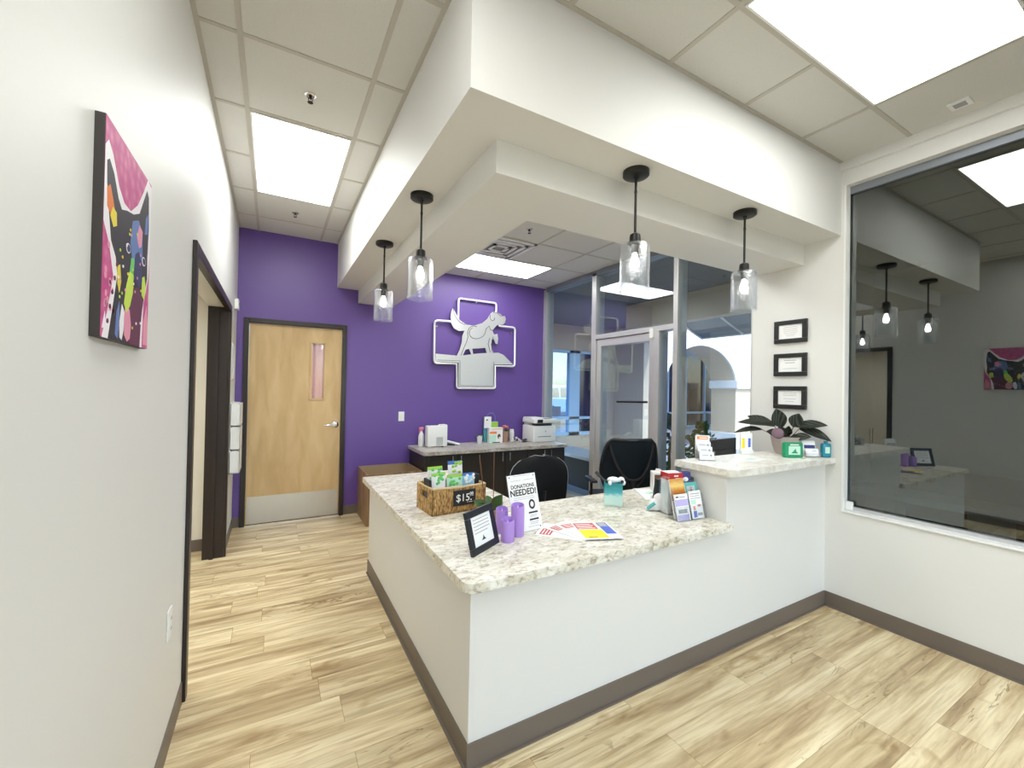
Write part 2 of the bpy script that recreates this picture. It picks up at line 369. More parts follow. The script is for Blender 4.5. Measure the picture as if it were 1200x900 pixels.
    def build(s, name, parent=None, smooth=False, label=None):
        bmesh.ops.recalc_face_normals(s.bm, faces=s.bm.faces)
        me = bpy.data.meshes.new(name); s.bm.to_mesh(me); s.bm.free()
        for m in s.mats: me.materials.append(m)
        if smooth:
            me.polygons.foreach_set('use_smooth', [True] * len(me.polygons))
            try: me.set_sharp_from_angle(angle=math.radians(40))
            except Exception: pass
        o = bpy.data.objects.new(name, me); COL.objects.link(o)
        if parent: o.parent = parent
        if label: o['label'] = label
        return o
def thing(name, label, cat, loc=(0, 0, 0), rz=0, group=None):
    o = bpy.data.objects.new(name, None); COL.objects.link(o); o.empty_display_size = 0.05
    o.location = loc; o.rotation_euler = (0, 0, rz); o['label'] = label; o['category'] = cat
    if group: o['group'] = group
    return o
def tag(o, label, cat, group=None, kind=None):
    o['label'] = label; o['category'] = cat
    if group: o['group'] = group
    if kind: o['kind'] = kind
    return o
def struct(o, label=None):
    o['kind'] = 'structure'
    if label: o['label'] = label
    return o
def sempty(name, label=None):
    o = bpy.data.objects.new(name, None); COL.objects.link(o); return struct(o, label)
def dup(root, loc, rz=None, label=None):
    r = root.copy(); COL.objects.link(r); r.location = loc
    if rz is not None: r.rotation_euler = (0, 0, rz)
    if label: r['label'] = label
    for ch in list(root.children):
        c = ch.copy(); COL.objects.link(c); c.parent = r
        for g in list(ch.children):
            d = g.copy(); COL.objects.link(d); d.parent = c
    return r
def text_bm(mb, txt, size, ox, oy, xf, depth=0.0006, bold=0.0, align='LEFT'):
    cu = bpy.data.curves.new('t', 'FONT'); cu.body = txt; cu.size = size; cu.extrude = depth; cu.offset = bold; cu.align_x = align
    cu.resolution_u = 3
    ob = bpy.data.objects.new('t', cu); COL.objects.link(ob)
    dg = bpy.context.evaluated_depsgraph_get(); me = bpy.data.meshes.new_from_object(ob.evaluated_get(dg))
    n0 = len(mb.bm.verts); f0 = len(mb.bm.faces)
    mb.bm.from_mesh(me); mb.bm.verts.ensure_lookup_table(); mb.bm.faces.ensure_lookup_table()
    for v in mb.bm.verts[n0:]: v.co = mb.xf @ (xf @ (v.co + Vector((ox, oy, 0))))
    for f in mb.bm.faces[f0:]: f.material_index = mb.mi
    bpy.data.objects.remove(ob); bpy.data.meshes.remove(me); bpy.data.curves.remove(cu)

# ------------------------------------------------------------------ dimensions
XL, XR, YP = -0.346, 3.459, 5.219       # left wall, right wall, purple wall
ZC, ZI = 3.126, 2.986                   # main ceiling, ceiling over the staff area
YB = -2.55                               # wall behind the viewer
XS, YS, ZS = 0.615, 1.444, 2.62         # bulkhead
XI, YI, ZD = 0.848, 1.682, 2.467        # dropped inner band
XO, YO = 1.25, 2.07
XC, YF = 0.694, 1.525                   # counter knee wall
ZT = 0.7405; ZR = 1.055
GX = 3.495

# ------------------------------------------------------------------ room shell
m = MB(floor_m); m.box(-2.6, 3.62, YB, YP + .02, -0.05, 0); struct(m.build('floor'))
# left wall with doorway Y 2.53..4.38, z 2.12
m = MB(wall_white)
m.box(XL - .15, XL, YB, 2.50, 0, ZC); m.box(XL - .15, XL, 2.50, 4.41, 2.152, ZC); m.box(XL - .15, XL, 4.41, YP, 0, ZC)
wl = struct(m.build('wall_left'))
# purple wall with door opening X -0.24..0.69, z 2.15
m = MB(purple)
m.box(XL - .15, -0.245, YP, YP + .15, 0, ZC); m.box(-0.245, 0.695, YP, YP + .15, 2.155, ZC); m.box(0.695, 3.62, YP, YP + .15, 0, ZC)
struct(m.build('wall_back'))
# right wall: below window, above window, pier
m = MB(wall_white)
m.box(XR, XR + .14, YB, 1.427, 0, 0.70); m.box(XR, XR + .14, YB, 1.427, 2.965, ZC); m.box(XR, XR + .14, 1.427, 2.07, 0, ZC)
m.box(XR, XR + .14, YB, -2.4, 0.70, 2.965)
m.box(XR - .03, XR, YB, YS, 3.065, ZC)
struct(m.build('wall_right'))
# wall behind the viewer; unseen storefront opening enlarged to admit more daylight
m = MB(wall_shell)
m.box(XL, -.2, YB - .15, YB, 0, ZC); m.box(3.35, XR, YB - .15, YB, 0, ZC); m.box(-.2, 3.35, YB - .15, YB, 0, .1); m.box(-.2, 3.35, YB - .15, YB, 2.9, ZC)
struct(m.build('wall_front'))
w3 = sempty('window_3')
m = MB(alum)
for x in (-.2, .96, 2.12, 3.29): m.box(x, x + .06, YB - .12, YB - .03, .1, 2.9)
m.box(-.2, 3.35, YB - .12, YB - .03, .1, .16); m.box(-.2, 3.35, YB - .12, YB - .03, 2.84, 2.9)
m.build('window_frame', w3)
m = MB(clear_glass); m.box(-.14, 3.29, YB - .08, YB - .075, .16, 2.84); m.build('pane', w3)

# ceilings
m = MB(tile)
m.box(XL, XS + .02, YB, YP, ZC, ZC + .04); m.box(XS + .02, XR, YB, YS + .02, ZC, ZC + .04)
cm = struct(m.build('ceiling'))
m = MB(grid_m); bw = .012
def bx(x, y0, y1): m.box(x - bw, x + bw, y0, y1, ZC - .004, ZC + .002)
def by(y, x0, x1): m.box(x0, x1, y - bw, y + bw, ZC - .0034, ZC + .001)
for x in (-0.17, 0.43): bx(x, YB, YP)
m.box(XL, XL + .02, YB, YP, ZC - .0045, ZC + .003); m.box(XS - .02, XS, YS, YP, ZC - .0045, ZC + .003)
k = 2.325
ys = [k + .612 * i for i in range(-8, 5)]
for y in ys:
    by(y, XL, -0.17); by(y, .43, XS)
    if abs(y - 3.549) > .1: by(y, -0.17, .43)
for x in (1.06, 1.67, 2.285, 2.895):
    bx(x, YB, YS)
for i in range(8):
    y = 1.07 - .61 * i; by(y, .43, XR)
m.box(XS, XR, YS - .02, YS, ZC - .0045, ZC + .003)
m.build('ceiling_grid', cm)
m = MB(tile); m.box(XO - .3, 3.56, YO - .3, YP, ZI, ZI + .04); ci = struct(m.build('ceiling.001'))
m = MB(grid_m)
for x in (1.73, 2.34, 2.95): m.box(x - bw, x + bw, YO, YP, ZI - .004, ZI + .002)
for y in (2.42, 3.03, 3.63, 4.24, 4.85): m.box(XO, 3.46, y - bw, y + bw, ZI - .0034, ZI + .001)
m.build('ceiling_grid', ci)
m = MB(wall_shell); m.box(XL, 3.6, YB, YP, ZC + .25, ZC + .3); struct(m.build('ceiling.002'))

# bulkhead: L shaped, stepped
def Lpoly(x0, y0, x1, y1, xe, ye): return [(x0, y0), (xe, y0), (xe, y1), (x1, y1), (x1, ye), (x0, ye)]
m = MB(wall_white); m.prism(Lpoly(XS, YS, XI + .02, YI + .02, XR, YP), ZS, ZC + .2); struct(m.build('trim_1'))
m = MB(wall_white); m.prism(Lpoly(XI, YI, XO, YO, XR + .1, YP), ZD, ZC + .2); struct(m.build('trim_2'))

# baseboards (coved vinyl)
BH = .102
m = MB(base_taupe); m.box(XL, XL + .006, YB, 2.47, 0, BH); m.box(XL, XL + .006, 4.44, YP, 0, BH); struct(m.build('baseboard_left'))
m = MB(base_taupe); m.box(XL, -0.28, YP - .006, YP, 0, BH); m.box(.73, 3.5, YP - .006, YP, 0, BH); struct(m.build('baseboard_back'))
m = MB(base_taupe); m.box(XR - .006, XR, YB, YF - .006, 0, BH); m.box(XR - .016, XR - .006, YB, YF - .006, 0, .008); struct(m.build('baseboard_right'))
m = MB(base_taupe); m.box(XC - .006, XR - .006, YF - .006, YF, 0, BH); m.box(XC - .006, XC, YF, 3.52, 0, BH)
m.box(XC - .016, XR - .006, YF - .016, YF - .006, 0, .008); m.box(XC - .016, XC - .006, YF - .006, 3.52, 0, .008); m.box(XC - .006, XC + .12, 3.52, 3.526, 0, BH); struct(m.build('baseboard_counter'))

# counter knee walls
m = MB(wall_white)
m.box(XC, 3.459, YF, YF + .12, 0, ZT - .04); m.box(XC, XC + .12, YF + .12, 3.52, 0, ZT - .04)
struct(m.build('wall_counter', label=None))
m = MB(wall_white); m.box(2.315, 3.459, YF, 1.84, ZT - .041, ZR - .045); struct(m.build('wall_counter_raised'))

# side hall beyond the doorway
m = MB(cream); m.box(-2.5, XL - .15, 4.64, 4.74, 0, 2.5); struct(m.build('wall_hall'))
m = MB(hallceil); m.box(-2.6, XL - .15, 1.6, 4.64, 2.32, 2.36); struct(m.build('ceiling.003'))
m = MB(cream); m.box(-2.6, -2.5, 1.6, 4.74, 0, 2.5); m.box(-2.5, XL - .15, 1.5, 1.6, 0, 2.5); struct(m.build('wall_hall_far'))
m = MB(base_taupe); m.box(-2.5, XL - .15, 4.634, 4.64, 0, BH); struct(m.build('baseboard_hall'))
t = thing('ceiling_light', 'unseen ceiling light panel added in the side hall beyond the dark-framed doorway', 'ceiling light', (-1.4, 3.2, 2.32))  # panel out of sight, added for light in the hall
m = MB(diffuser); m.box(-.3, .3, -.6, .6, -.008, -.002); m.build('diffuser', t)
m = MB(white_p); m.box(-.32, .32, -.62, .62, -.006, 0); m.build('frame', t)

# doorway casing (door_2)
d2 = sempty('door_2')
m = MB(espresso)
for y0, y1 in ((2.475, 2.53), (4.38, 4.435)): m.box(XL, XL + .018, y0, y1, 0, 2.175, .003)
m.box(XL, XL + .018, 2.53, 4.38, 2.12, 2.175, .003); m.build('door_casing', d2)
m = MB(espresso)
m.box(XL - .15, XL, 2.50, 2.53, 0, 2.15); m.box(XL - .15, XL, 4.38, 4.41, 0, 2.15); m.box(XL - .02, XL, 2.53, 4.38, 2.12, 2.15)
m.box(XL - .10, XL - .07, 4.362, 4.38, 0, 2.12); m.box(XL - .168, XL - .15, 2.47, 2.53, 0, 2.18)
m.build('door_jamb', d2)

# wooden door (door_1)
d1 = sempty('door_1')
m = MB(espresso)
m.box(-.28, -.235, YP - .03, YP + .13, 0, 2.19, .003); m.box(.685, .73, YP - .03, YP + .13, 0, 2.19, .003); m.box(-.235, .685, YP - .03, YP + .13, 2.145, 2.19, .003)
m.build('door_frame', d1)
dx0, dx1 = -.232, .682; wx0, wx1, wz0, wz1 = .36, .505, 1.335, 1.97
m = MB(maple)
m.box(dx0, wx0, YP + .012, YP + .055, .012, 2.14); m.box(wx1, dx1, YP + .012, YP + .055, .012, 2.14); m.box(wx0, wx1, YP + .012, YP + .055, .012, wz0); m.box(wx0, wx1, YP + .012, YP + .055, wz1, 2.14)
leaf = m.build('door_leaf', d1)
m = MB(maple)
m.box(wx0 - .012, wx0 + .01, YP + .004, YP + .02, wz0 - .012, wz1 + .012, .002); m.box(wx1 - .01, wx1 + .012, YP + .004, YP + .02, wz0 - .012, wz1 + .012, .002)
m.box(wx0, wx1, YP + .004, YP + .02, wz0 - .012, wz0 + .01, .002); m.box(wx0, wx1, YP + .004, YP + .02, wz1 - .01, wz1 + .012, .002); m.build('vision_frame', d1)
m = MB(acrylic); m.box(wx0, wx1, YP + .028, YP + .032, wz0, wz1); m.build('vision_glass', d1)
m = MB(pinkfilm); m.grid(lambda u, v: (wx0 + u * (wx1 - wx0), YP + .045 + .006 * math.sin(u * 14), wz0 + v * (wz1 - wz0)), 20, 2); m.build('pink_curtain', d1, True)
m = MB(steel); m.box(dx0 + .012, dx1 - .012, YP + .008, YP + .012, .02, .30); m.build('kick_plate', d1)
m = MB(chrome); m.xf = Matrix.Translation((.625, YP + .012, 1.045)) @ Matrix.Rotation(PI / 2, 4, 'X')
m.lathe([(.038, 0), (.038, .006), (.03, .014), (.014, .018), (.014, .05), (0.0, .05)], seg=20); m.xf = Matrix()
m.tube([(.625, YP - .04, 1.045), (.58, YP - .045, 1.046), (.53, YP - .045, 1.042), (.505, YP - .038, 1.036)], [.012, .011, .010, .008], 10); m.build('door_handle', d1, True)

# ------------------------------------------------------------------ right window (window_1)
w1 = sempty('window_1')
m = MB(alum_d)
m.box(XR + .055, XR + .10, -2.4, 1.427, 2.915, 2.965);  m.box(XR + .055, XR + .10, -2.4, -2.35, .735, 2.915)
m.use(alum); m.box(XR + .055, XR + .10, -2.4, 1.427, .70, .722); m.build('window_frame', w1)
m = MB(white_p); m.box(XR - .004, XR + .055, 1.415, 1.427, .70, 2.965); m.box(XR - .012, XR + .055, -2.4, 1.427, .688, .702, .003); m.build('window_sill', w1)
m = MB(white_p); m.box(XR + .02, XR + .055, 1.375, 1.415, .702, .76, .006); m.build('sill_block', w1)
m = MB(tint_glass); m.box(XR + .075, XR + .08, -2.35, 1.42, .735, 2.915); m.build('pane', w1)

# ------------------------------------------------------------------ storefront wall (window_2) and glass door (door_3)
w2 = sempty('window_2')
NX = 3.465
m = MB(alum)
def mull(y0, y1, z0=0, z1=2.96): m.box(NX, 3.605, y0, y1, z0, z1, .002)
mull(5.15, YP); mull(4.045, 4.125); mull(2.825, 2.88); mull(2.07, 2.085, 0, 2.96)
m.build('mullion', w2)
m = MB(alum_d); m.box(NX, 3.605, 2.085, 5.15, 2.925, ZI + .02); m.build('header', w2)
m = MB(alum); m.box(NX, 3.605, 2.88, 4.045, 2.125, 2.18, .002); m.box(NX, 3.605, 3.055, 3.125, 0, 2.125, .002); m.build('transom', w2)
m = MB(alum); m.box(NX, 3.605, 2.085, 2.825, 0, .10); m.box(NX, 3.605, 2.88, 3.055, 0, .10); m.box(NX, 3.605, 4.125, 5.15, 0, .10); m.build('bottom_rail', w2)
m = MB(clear_glass)
for y0, y1, z0, z1 in ((2.085, 2.825, .1, 2.925), (2.88, 4.045, 2.18, 2.925), (2.88, 3.055, .1, 2.125), (4.125, 5.15, .1, 2.925)): m.box(GX, GX + .006, y0, y1, z0, z1)
m.build('pane', w2)
d3 = sempty('door_3')
m = MB(alum)
m.box(NX + .02, 3.600, 3.13, 3.20, .02, 2.12, .003); m.box(NX + .02, 3.600, 3.965, 4.04, .02, 2.12, .003); m.box(NX + .02, 3.600, 3.20, 3.965, 2.035, 2.12, .003); m.box(NX + .02, 3.600, 3.20, 3.965, .02, .22, .003)
m.build('door_frame', d3)
m = MB(clear_glass); m.box(GX + .01, GX + .016, 3.20, 3.965, .22, 2.035); m.build('door_glass', d3)
m = MB(black_m); m.tube([(NX + .02, 3.22, 1.38), (NX - .03, 3.22, 1.38), (NX - .03, 3.62, 1.37), (NX - .02, 3.62, 1.37)], .012, 8); m.build('door_handle', d3, True)
m = MB(white_p); m.box(NX - .015, NX + .02, 3.13, 3.17, 2.06, 2.16, .003); m.build('door_closer', d3)

# ------------------------------------------------------------------ lights
def troffer(x0, x1, y0, y1, z, label):
    cx, cy = (x0 + x1) / 2, (y0 + y1) / 2
    t = thing('ceiling_light', label, 'ceiling light', (cx, cy, z)); hx, hy = (x1 - x0) / 2 - .013, (y1 - y0) / 2 - .013
    m = MB(white_p); f = .010
    m.box(-hx, hx, -hy, -hy + f, -.010, 0); m.box(-hx, hx, hy - f, hy, -.010, 0); m.box(-hx, -hx + f, -hy + f, hy - f, -.010, 0); m.box(hx - f, hx, -hy + f, hy - f, -.010, 0); m.build('frame', t)
    m = MB(diffuser); m.box(-hx + f, hx - f, -hy + f, hy - f, -.008, -.001); m.build('diffuser', t)
    return t
troffer(-.17, .43, 2.937, 4.161, ZC, 'bright ceiling panel over the corridor before the purple wall')
troffer(1.67, 2.895, .46, 1.07, ZC, 'large bright ceiling panel at the top right by the tinted window')
troffer(1.73, 2.95, 4.24, 4.85, ZI, 'bright ceiling panel inside the bulkhead above the back cabinets')
troffer(-.17, .43, -.1, 1.1, ZC, 'added corridor ceiling panel nearer the viewer, out of frame')  # unseen panel added to light the near corridor
troffer(1.67, 2.895, -1.37, -.76, ZC, 'unseen waiting area ceiling panel added behind the viewer')  # unseen panel added to brighten the near left wall
troffer(1.73, 2.95, 2.42, 3.03, ZI, 'unseen ceiling panel added inside the bulkhead above the staff chairs')  # hidden by the bulkhead, added to light the staff area

def pendant(loc, label, first=None):
    if first: return dup(first, loc, label=label)
    t = thing('pendant_light', label, 'pendant light', loc, group='glass cylinder pendants under the bulkhead')
    m = MB(black_m); m.lathe([(.066, 0), (.066, -.022), (.060, -.027), (.012, -.027), (.010, -.04), (0, -.04)], seg=28); m.build('canopy', t, True)
    m = MB(black_m); m.tube([(0, 0, -.03), (0, 0, -.33)], .0065, 10); m.tube([(0, 0, -.10), (0, 0, -.112)], .008, 10); m.build('rod', t, True)
    m = MB(black_m); m.lathe([(.008, -.315), (.026, -.325), (.028, -.34), (.028, -.362), (.036, -.366), (.036, -.374), (.02, -.376), (.018, -.42), (0, -.42)], seg=20); m.build('socket', t, True)
    m = MB(seeded); R = .074
    m.lathe([(.034, -.370), (.060, -.372), (.070, -.378), (R, -.39), (R, -.60), (R + .001, -.612), (R - .004, -.612), (R - .004, -.39), (.066, -.380), (.034, -.374)], seg=36, close=True); m.build('glass_shade', t, True)
    m = MB(bulb_m); m.lathe([(.010, -.418), (.012, -.43), (.019, -.452), (.023, -.470), (.021, -.488), (.012, -.499), (0, -.502)], seg=16); m.build('bulb', t, True)
    return t
p1 = pendant((.733, 3.36, ZS), 'glass pendant nearest the wooden door, farthest back of the four')
pendant((.733, 2.41, ZS), 'glass pendant over the left arm of the counter, second from the wooden door', p1)
pendant((1.59, 1.565, ZS), 'glass pendant over the front counter, in front of the glass door', p1)
pendant((2.52, 1.565, ZS), 'glass pendant farthest right, over the raised counter end', p1)

def sprinkler(loc, label):
    t = thing('fire_sprinkler', label, 'sprinkler', loc)
    m = MB(chrome); m.lathe([(.030, .003), (.030, -.004), (.022, -.010), (.012, -.010), (.012, -.004), (0, -.004)], seg=20); m.build('escutcheon', t, True)
    m = MB(black_m); m.tube([(0, 0, 0), (0, 0, -.022)], .008); m.tube([(-.008, 0, -.016), (-.011, 0, -.03), (0, 0, -.042)], .002, 6); m.tube([(.008, 0, -.016), (.011, 0, -.03), (0, 0, -.042)], .002, 6); m.lathe([(.015, -.044), (.015, -.042), (0, -.042)], seg=12); m.build('sprinkler_head', t, True)
sprinkler((.146, 2.62, ZC), 'ceiling sprinkler in front of the corridor light panel')
sprinkler((.146, 4.49, ZC), 'ceiling sprinkler between the corridor light panel and the purple wall')
sprinkler((2.04, 3.335, ZI), 'ceiling sprinkler beside the air vent inside the bulkhead')
t = thing('air_vent', 'square grey air diffuser in the ceiling inside the bulkhead', 'air vent', (2.035, 3.935, ZI))
m = MB(white_p); s_ = .29
for k in range(4):
    a = s_ - k * .065; z = -.006 - .004 * (k % 2)
    for (x0, x1, y0, y1) in ((-a, a, -a, -a + .03), (-a, a, a - .03, a), (-a, -a + .03, -a, a), (a - .03, a, -a, a)): m.box(x0, x1, y0, y1, z - .012, z)
m.build('louvre', t); m = MB(greyink); m.box(-s_, s_, -s_, s_, -.003, 0); m.use(black_p); m.box(-s_ + .03, s_ - .03, s_ - .06, s_ - .03, -.005, -.003); m.box(-s_ + .03, -s_ + .06, -s_ + .03, s_ - .03, -.005, -.003); m.build('vent_core', t)
t = thing('ceiling_sensor', 'small white square sensor on the ceiling above the tinted window', 'sensor', (3.27, .81, ZC))
m = MB(white_p); m.box(-.045, .045, -.045, .045, -.012, 0, .004); m.build('housing', t); m = MB(greyink); m.box(-.025, .025, -.025, .025, -.014, -.012); m.build('grille', t)

# ------------------------------------------------------------------ wall fittings
def plate(name, label, loc, rz, kind):
    t = thing(name, label, 'light switch' if kind == 's' else 'socket', loc, rz)   # local: plate faces -Y
    m = MB(white_p); m.box(-.036, .036, -.006, 0, -.058, .058, .003); m.build('cover_plate', t)
    if kind == 's':
        m = MB(white_p); m.box(-.016, .016, -.010, -.005, -.033, .033, .002); m.build('rocker', t)
    else:
        for z in (.02, -.02):
            m = MB(white_p); m.box(-.016, .016, -.009, -.005, z - .014, z + .014, .002); m.use(ink); m.box(-.008, -.005, -.0095, -.009, z - .004, z + .006); m.box(.005, .008, -.0095, -.009, z - .004, z + .006); m.build('receptacle', t)
plate('light_switch', 'white rocker switch on the purple wall between door and back counter', (1.386, YP, 1.127), 0, 's')
plate('wall_socket', 'white socket plate low on the long white left wall', (XL, 2.15, .53), PI / 2, 'o')
t = thing('thermostat', 'small white box high on the left wall just before the purple wall', 'thermostat', (XL, 4.93, 2.27), PI / 2)
m = MB(white_p); m.box(-.06, .06, -.035, 0, -.05, .05, .005); m.build('housing', t); m = MB(greyink); m.box(-.025, .025, -.0355, -.035, -.01, .02); m.build('vent_slot', t)
t = thing('wall_file_holder', 'white wall file holder on the left wall between doorway and purple wall', 'file holder', (XL, 4.83, .99), PI / 2)
m = MB(white_p); m.box(-.16, .16, -.012, 0, -.33, .33, .002)
for z in (-.33, -.11, .11):
    m.box(-.16, .16, -.085, -.078, z, z + .208, .002); m.box(-.16, .16, -.085, 0, z, z + .006); m.box(-.16, -.154, -.085, 0, z, z + .208); m.box(.154, .16, -.085, 0, z, z + .208)
m.build('tray', t)
for z in (-.33, -.11, .11):
    m = MB(white_paper); m.box(-.14, .14, -.06, -.02, z + .008, z + .215); m.build('papers', t)
t = thing('wall_notice', 'slim framed notice on the left wall above the file holder', 'notice', (XL, 4.75, 1.70), PI / 2)
m = MB(alum); m.box(-.12, .12, -.014, 0, -.17, .17, .002); m.build('frame', t); m = MB(white_paper); m.box(-.11, .11, -.015, -.014, -.16, .16); m.build('sheet', t)

# ------------------------------------------------------------------ painting on the left wall
t = thing('canvas_painting', 'pink canvas with a colourful black dog portrait on the white left wall', 'painting', (XL, 1.432, 1.595))
m = MB([P_side, pinkc]); y0, y1, h = -.205, .182, .485
m.box(-.001, .018, y0, y1, 0, h, .002); m.build('canvas', t)
m = MB(pinkc); m.box(.0181, .0188, y0 + .001, y1 - .001, .001, h - .001); m.build('painted_face', t)
def pp(mt, pts, lay): m.use(mt); m.prism([(y0 + a * (y1 - y0), b * h) for a, b in pts], .0188, .0188 + .0003 * lay, 'x')
m = MB(P_white)
pp(P_white, [(.02, 0), (.10, .12), (.19, .30), (.10, .44), (.0, .52), (.0, .86), (.05, .90), (.13, .86), (.25, .75), (.36, .70), (.50, .70), (.66, .78), (.80, .90), (.90, 1.0), (1.0, .98), (1.0, .60), (.97, .42), (.86, .26), (.84, 0)], 1)
pp(P_black, [(.12, 0), (.20, .18), (.26, .32), (.22, .40), (.13, .46), (.09, .56), (.04, .70), (.03, .80), (.07, .82), (.15, .78), (.24, .69), (.31, .655), (.42, .68), (.56, .70), (.70, .744), (.79, .84), (.88, .93), (.93, .90), (.95, .72), (.93, .54), (.94, .42), (.86, .28), (.80, .16), (.78, 0)], 2)
pp(P_plum, [(.52, .0), (.50, .16), (.58, .30), (.70, .33), (.84, .27), (.80, .14), (.78, 0)], 3)
pp(P_orange, [(.05, .60), (.04, .68), (.09, .71), (.14, .66), (.19, .60), (.14, .56)], 3)
pp(P_yellow, [(.10, .57), (.14, .62), (.21, .61), (.22, .55), (.16, .53)], 4)
pp(P_blue, [(.56, .44), (.50, .54), (.54, .66), (.68, .70), (.78, .64), (.80, .52), (.76, .44), (.68, .52)], 3)
pp(P_pink, [(.64, .60), (.70, .68), (.78, .66), (.76, .57), (.70, .55)], 4)
pp(P_navy, [(.58, .38), (.62, .50), (.70, .53), (.78, .48), (.80, .38), (.72, .32)], 4)
pp(P_green, [(.50, .36), (.53, .46), (.60, .47), (.60, .36), (.54, .28)], 4)
pp(P_lime, [(.40, .20), (.44, .30), (.50, .38), (.58, .38), (.58, .28), (.52, .20), (.45, .16)], 5)
pp(P_lime, [(.80, .30), (.80, .40), (.86, .42), (.90, .36), (.87, .28)], 4)
pp(P_yellow, [(.26, .28), (.25, .36), (.30, .38), (.33, .30), (.30, .24)], 4)
pp(P_pink, [(.42, .04), (.40, .12), (.44, .20), (.52, .18), (.56, .10), (.54, .03), (.48, .01)], 4)
pp(P_white, [(.33, .02), (.32, .10), (.36, .19), (.41, .16), (.40, .06), (.37, .01)], 4)
pp(P_blue, [(.24, .03), (.26, .14), (.31, .20), (.32, .08), (.29, .01)], 3)
pp(P_blue, [(.84, .66), (.86, .76), (.92, .80), (.92, .68)], 3)
pp(P_pink, [(.87, .02), (.88, .16), (.95, .26), (.99, .14), (.99, .02)], 2)
pp(P_white, [(.02, .04), (.06, .12), (.08, .05)], 2)
for cx_, cy_ in ((.457, .495), (.83, .50)):
    pp(P_white, [(cx_ + .045 * math.cos(a * PI / 5), cy_ + .026 * math.sin(a * PI / 5)) for a in range(10)], 5)
    pp(P_navy, [(cx_ + .036 * math.cos(a * PI / 5), cy_ + .020 * math.sin(a * PI / 5)) for a in range(10)], 6)
for k in range(5): pp(P_plum, [(.10 + .035 * k + .014 * math.cos(q * PI / 3), .08 + .072 * k + .012 * math.sin(q * PI / 3)) for q in range(6)], 7)
for k in range(14):
    a, b = .05 + .5 * random.random() * .3, .12 + .38 * random.random()
    if a + b * .45 < .30: pp(P_pink, [(a + .020 * math.cos(q * PI / 4), b + .016 * math.sin(q * PI / 4)) for q in range(8)], 2)
for k in range(26):
    a, b = random.uniform(.26, .8), random.uniform(.05, .62)
    pp(random.choice([P_yellow, P_white, P_pink, P_lime]), [(a + .010 * math.cos(q * PI / 3), b + .008 * math.sin(q * PI / 3)) for q in range(6)], 7)
m.build('dog_portrait', t)

# ------------------------------------------------------------------ sign on the purple wall
SG = (2.36, YP, 2.08)
t = thing('wall_sign', 'silver metal cross sign with dog and cat silhouettes on the purple wall', 'sign', SG)
def loc2(pts): return [(a - SG[0], b - SG[2]) for a, b in pts]
A = [(2.022, 2.350), (1.965, 2.356), (1.810, 2.350), (1.785, 2.340), (1.775, 2.317), (1.779, 1.835), (1.788, 1.812), (1.814, 1.803), (2.086, 1.807), (2.095, 1.515), (2.104, 1.497), (2.129, 1.490), (2.633, 1.494), (2.655, 1.503), (2.660, 1.520), (2.655, 1.806), (2.928, 1.808), (2.955, 1.818), (2.965, 1.840), (2.960, 2.332), (2.950, 2.352), (2.928, 2.360), (2.70, 2.362)]
B = [(2.097, 2.41), (2.096, 2.644), (2.104, 2.664), (2.124, 2.672), (2.625, 2.672), (2.646, 2.664), (2.654, 2.646), (2.654, 2.548)]
m = MB(silver_e)
for L_ in (A, B): m.tube([(a, -.04, b) for a, b in loc2(L_)], .014, 8)
m.build('cross_outline', t, True)
m = MB(silver); m.prism(loc2([(1.797, 1.925), (2.114, 1.915), (2.412, 1.965), (2.70, 1.99), (2.78, 1.965), (2.940, 1.835), (2.638, 1.824), (2.640, 1.512), (2.120, 1.508), (2.112, 1.824), (1.797, 1.822)]), -.045, -.038, 'y'); m.build('hill_plate', t)
dog = [(2.017, 2.536), (2.056, 2.466), (2.114, 2.387), (2.206, 2.334), (2.32, 2.331), (2.445, 2.377), (2.519, 2.442), (2.565, 2.517), (2.59, 2.54), (2.637, 2.55), (2.699, 2.533), (2.749, 2.508), (2.785, 2.512), (2.804, 2.47), (2.795, 2.42), (2.765, 2.387), (2.667, 2.366), (2.63, 2.329), (2.598, 2.287), (2.625, 2.236), (2.676, 2.248), (2.690, 2.18), (2.684, 2.107), (2.650, 2.112), (2.623, 2.172), (2.59, 2.159), (2.585, 2.081), (2.616, 1.985), (2.561, 1.975), (2.518, 1.972), (2.495, 2.044), (2.41, 2.031), (2.302, 2.02), (2.318, 1.945), (2.291, 1.943), (2.254, 2.017), (2.203, 1.999), (2.164, 1.915), (2.08, 1.905), (2.122, 1.994), (2.151, 2.089), (2.155, 2.175), (2.188, 2.253), (2.107, 2.24), (2.036, 2.268), (2.0, 2.33), (1.986, 2.412), (1.996, 2.487)]
m = MB(silver); m.prism(loc2(dog), -.052, -.040, 'y'); m.build('dog_silhouette', t)
m = MB(ink)
def eng(L_, r=.0035): m.tube([(a, -.053, b) for a, b in loc2(L_)], r, 5)
eng([(2.362, 2.318), (2.337, 2.325), (2.283, 2.316), (2.245, 2.285), (2.228, 2.23), (2.236, 2.171), (2.215, 2.10), (2.18, 2.02), (2.140, 1.92)])
eng([(2.30, 2.30), (2.265, 2.27), (2.252, 2.22), (2.268, 2.185), (2.303, 2.161), (2.36, 2.155), (2.407, 2.169), (2.455, 2.195), (2.487, 2.24), (2.500, 2.30), (2.547, 2.345), (2.565, 2.30), (2.609, 2.288)])
eng([(2.555, 2.176), (2.535, 2.10), (2.572, 1.985)]); eng([(2.61, 2.20), (2.585, 2.10), (2.600, 2.00)])
eng([(2.561, 2.500), (2.558, 2.46), (2.573, 2.43), (2.60, 2.42), (2.622, 2.44), (2.630, 2.466)])
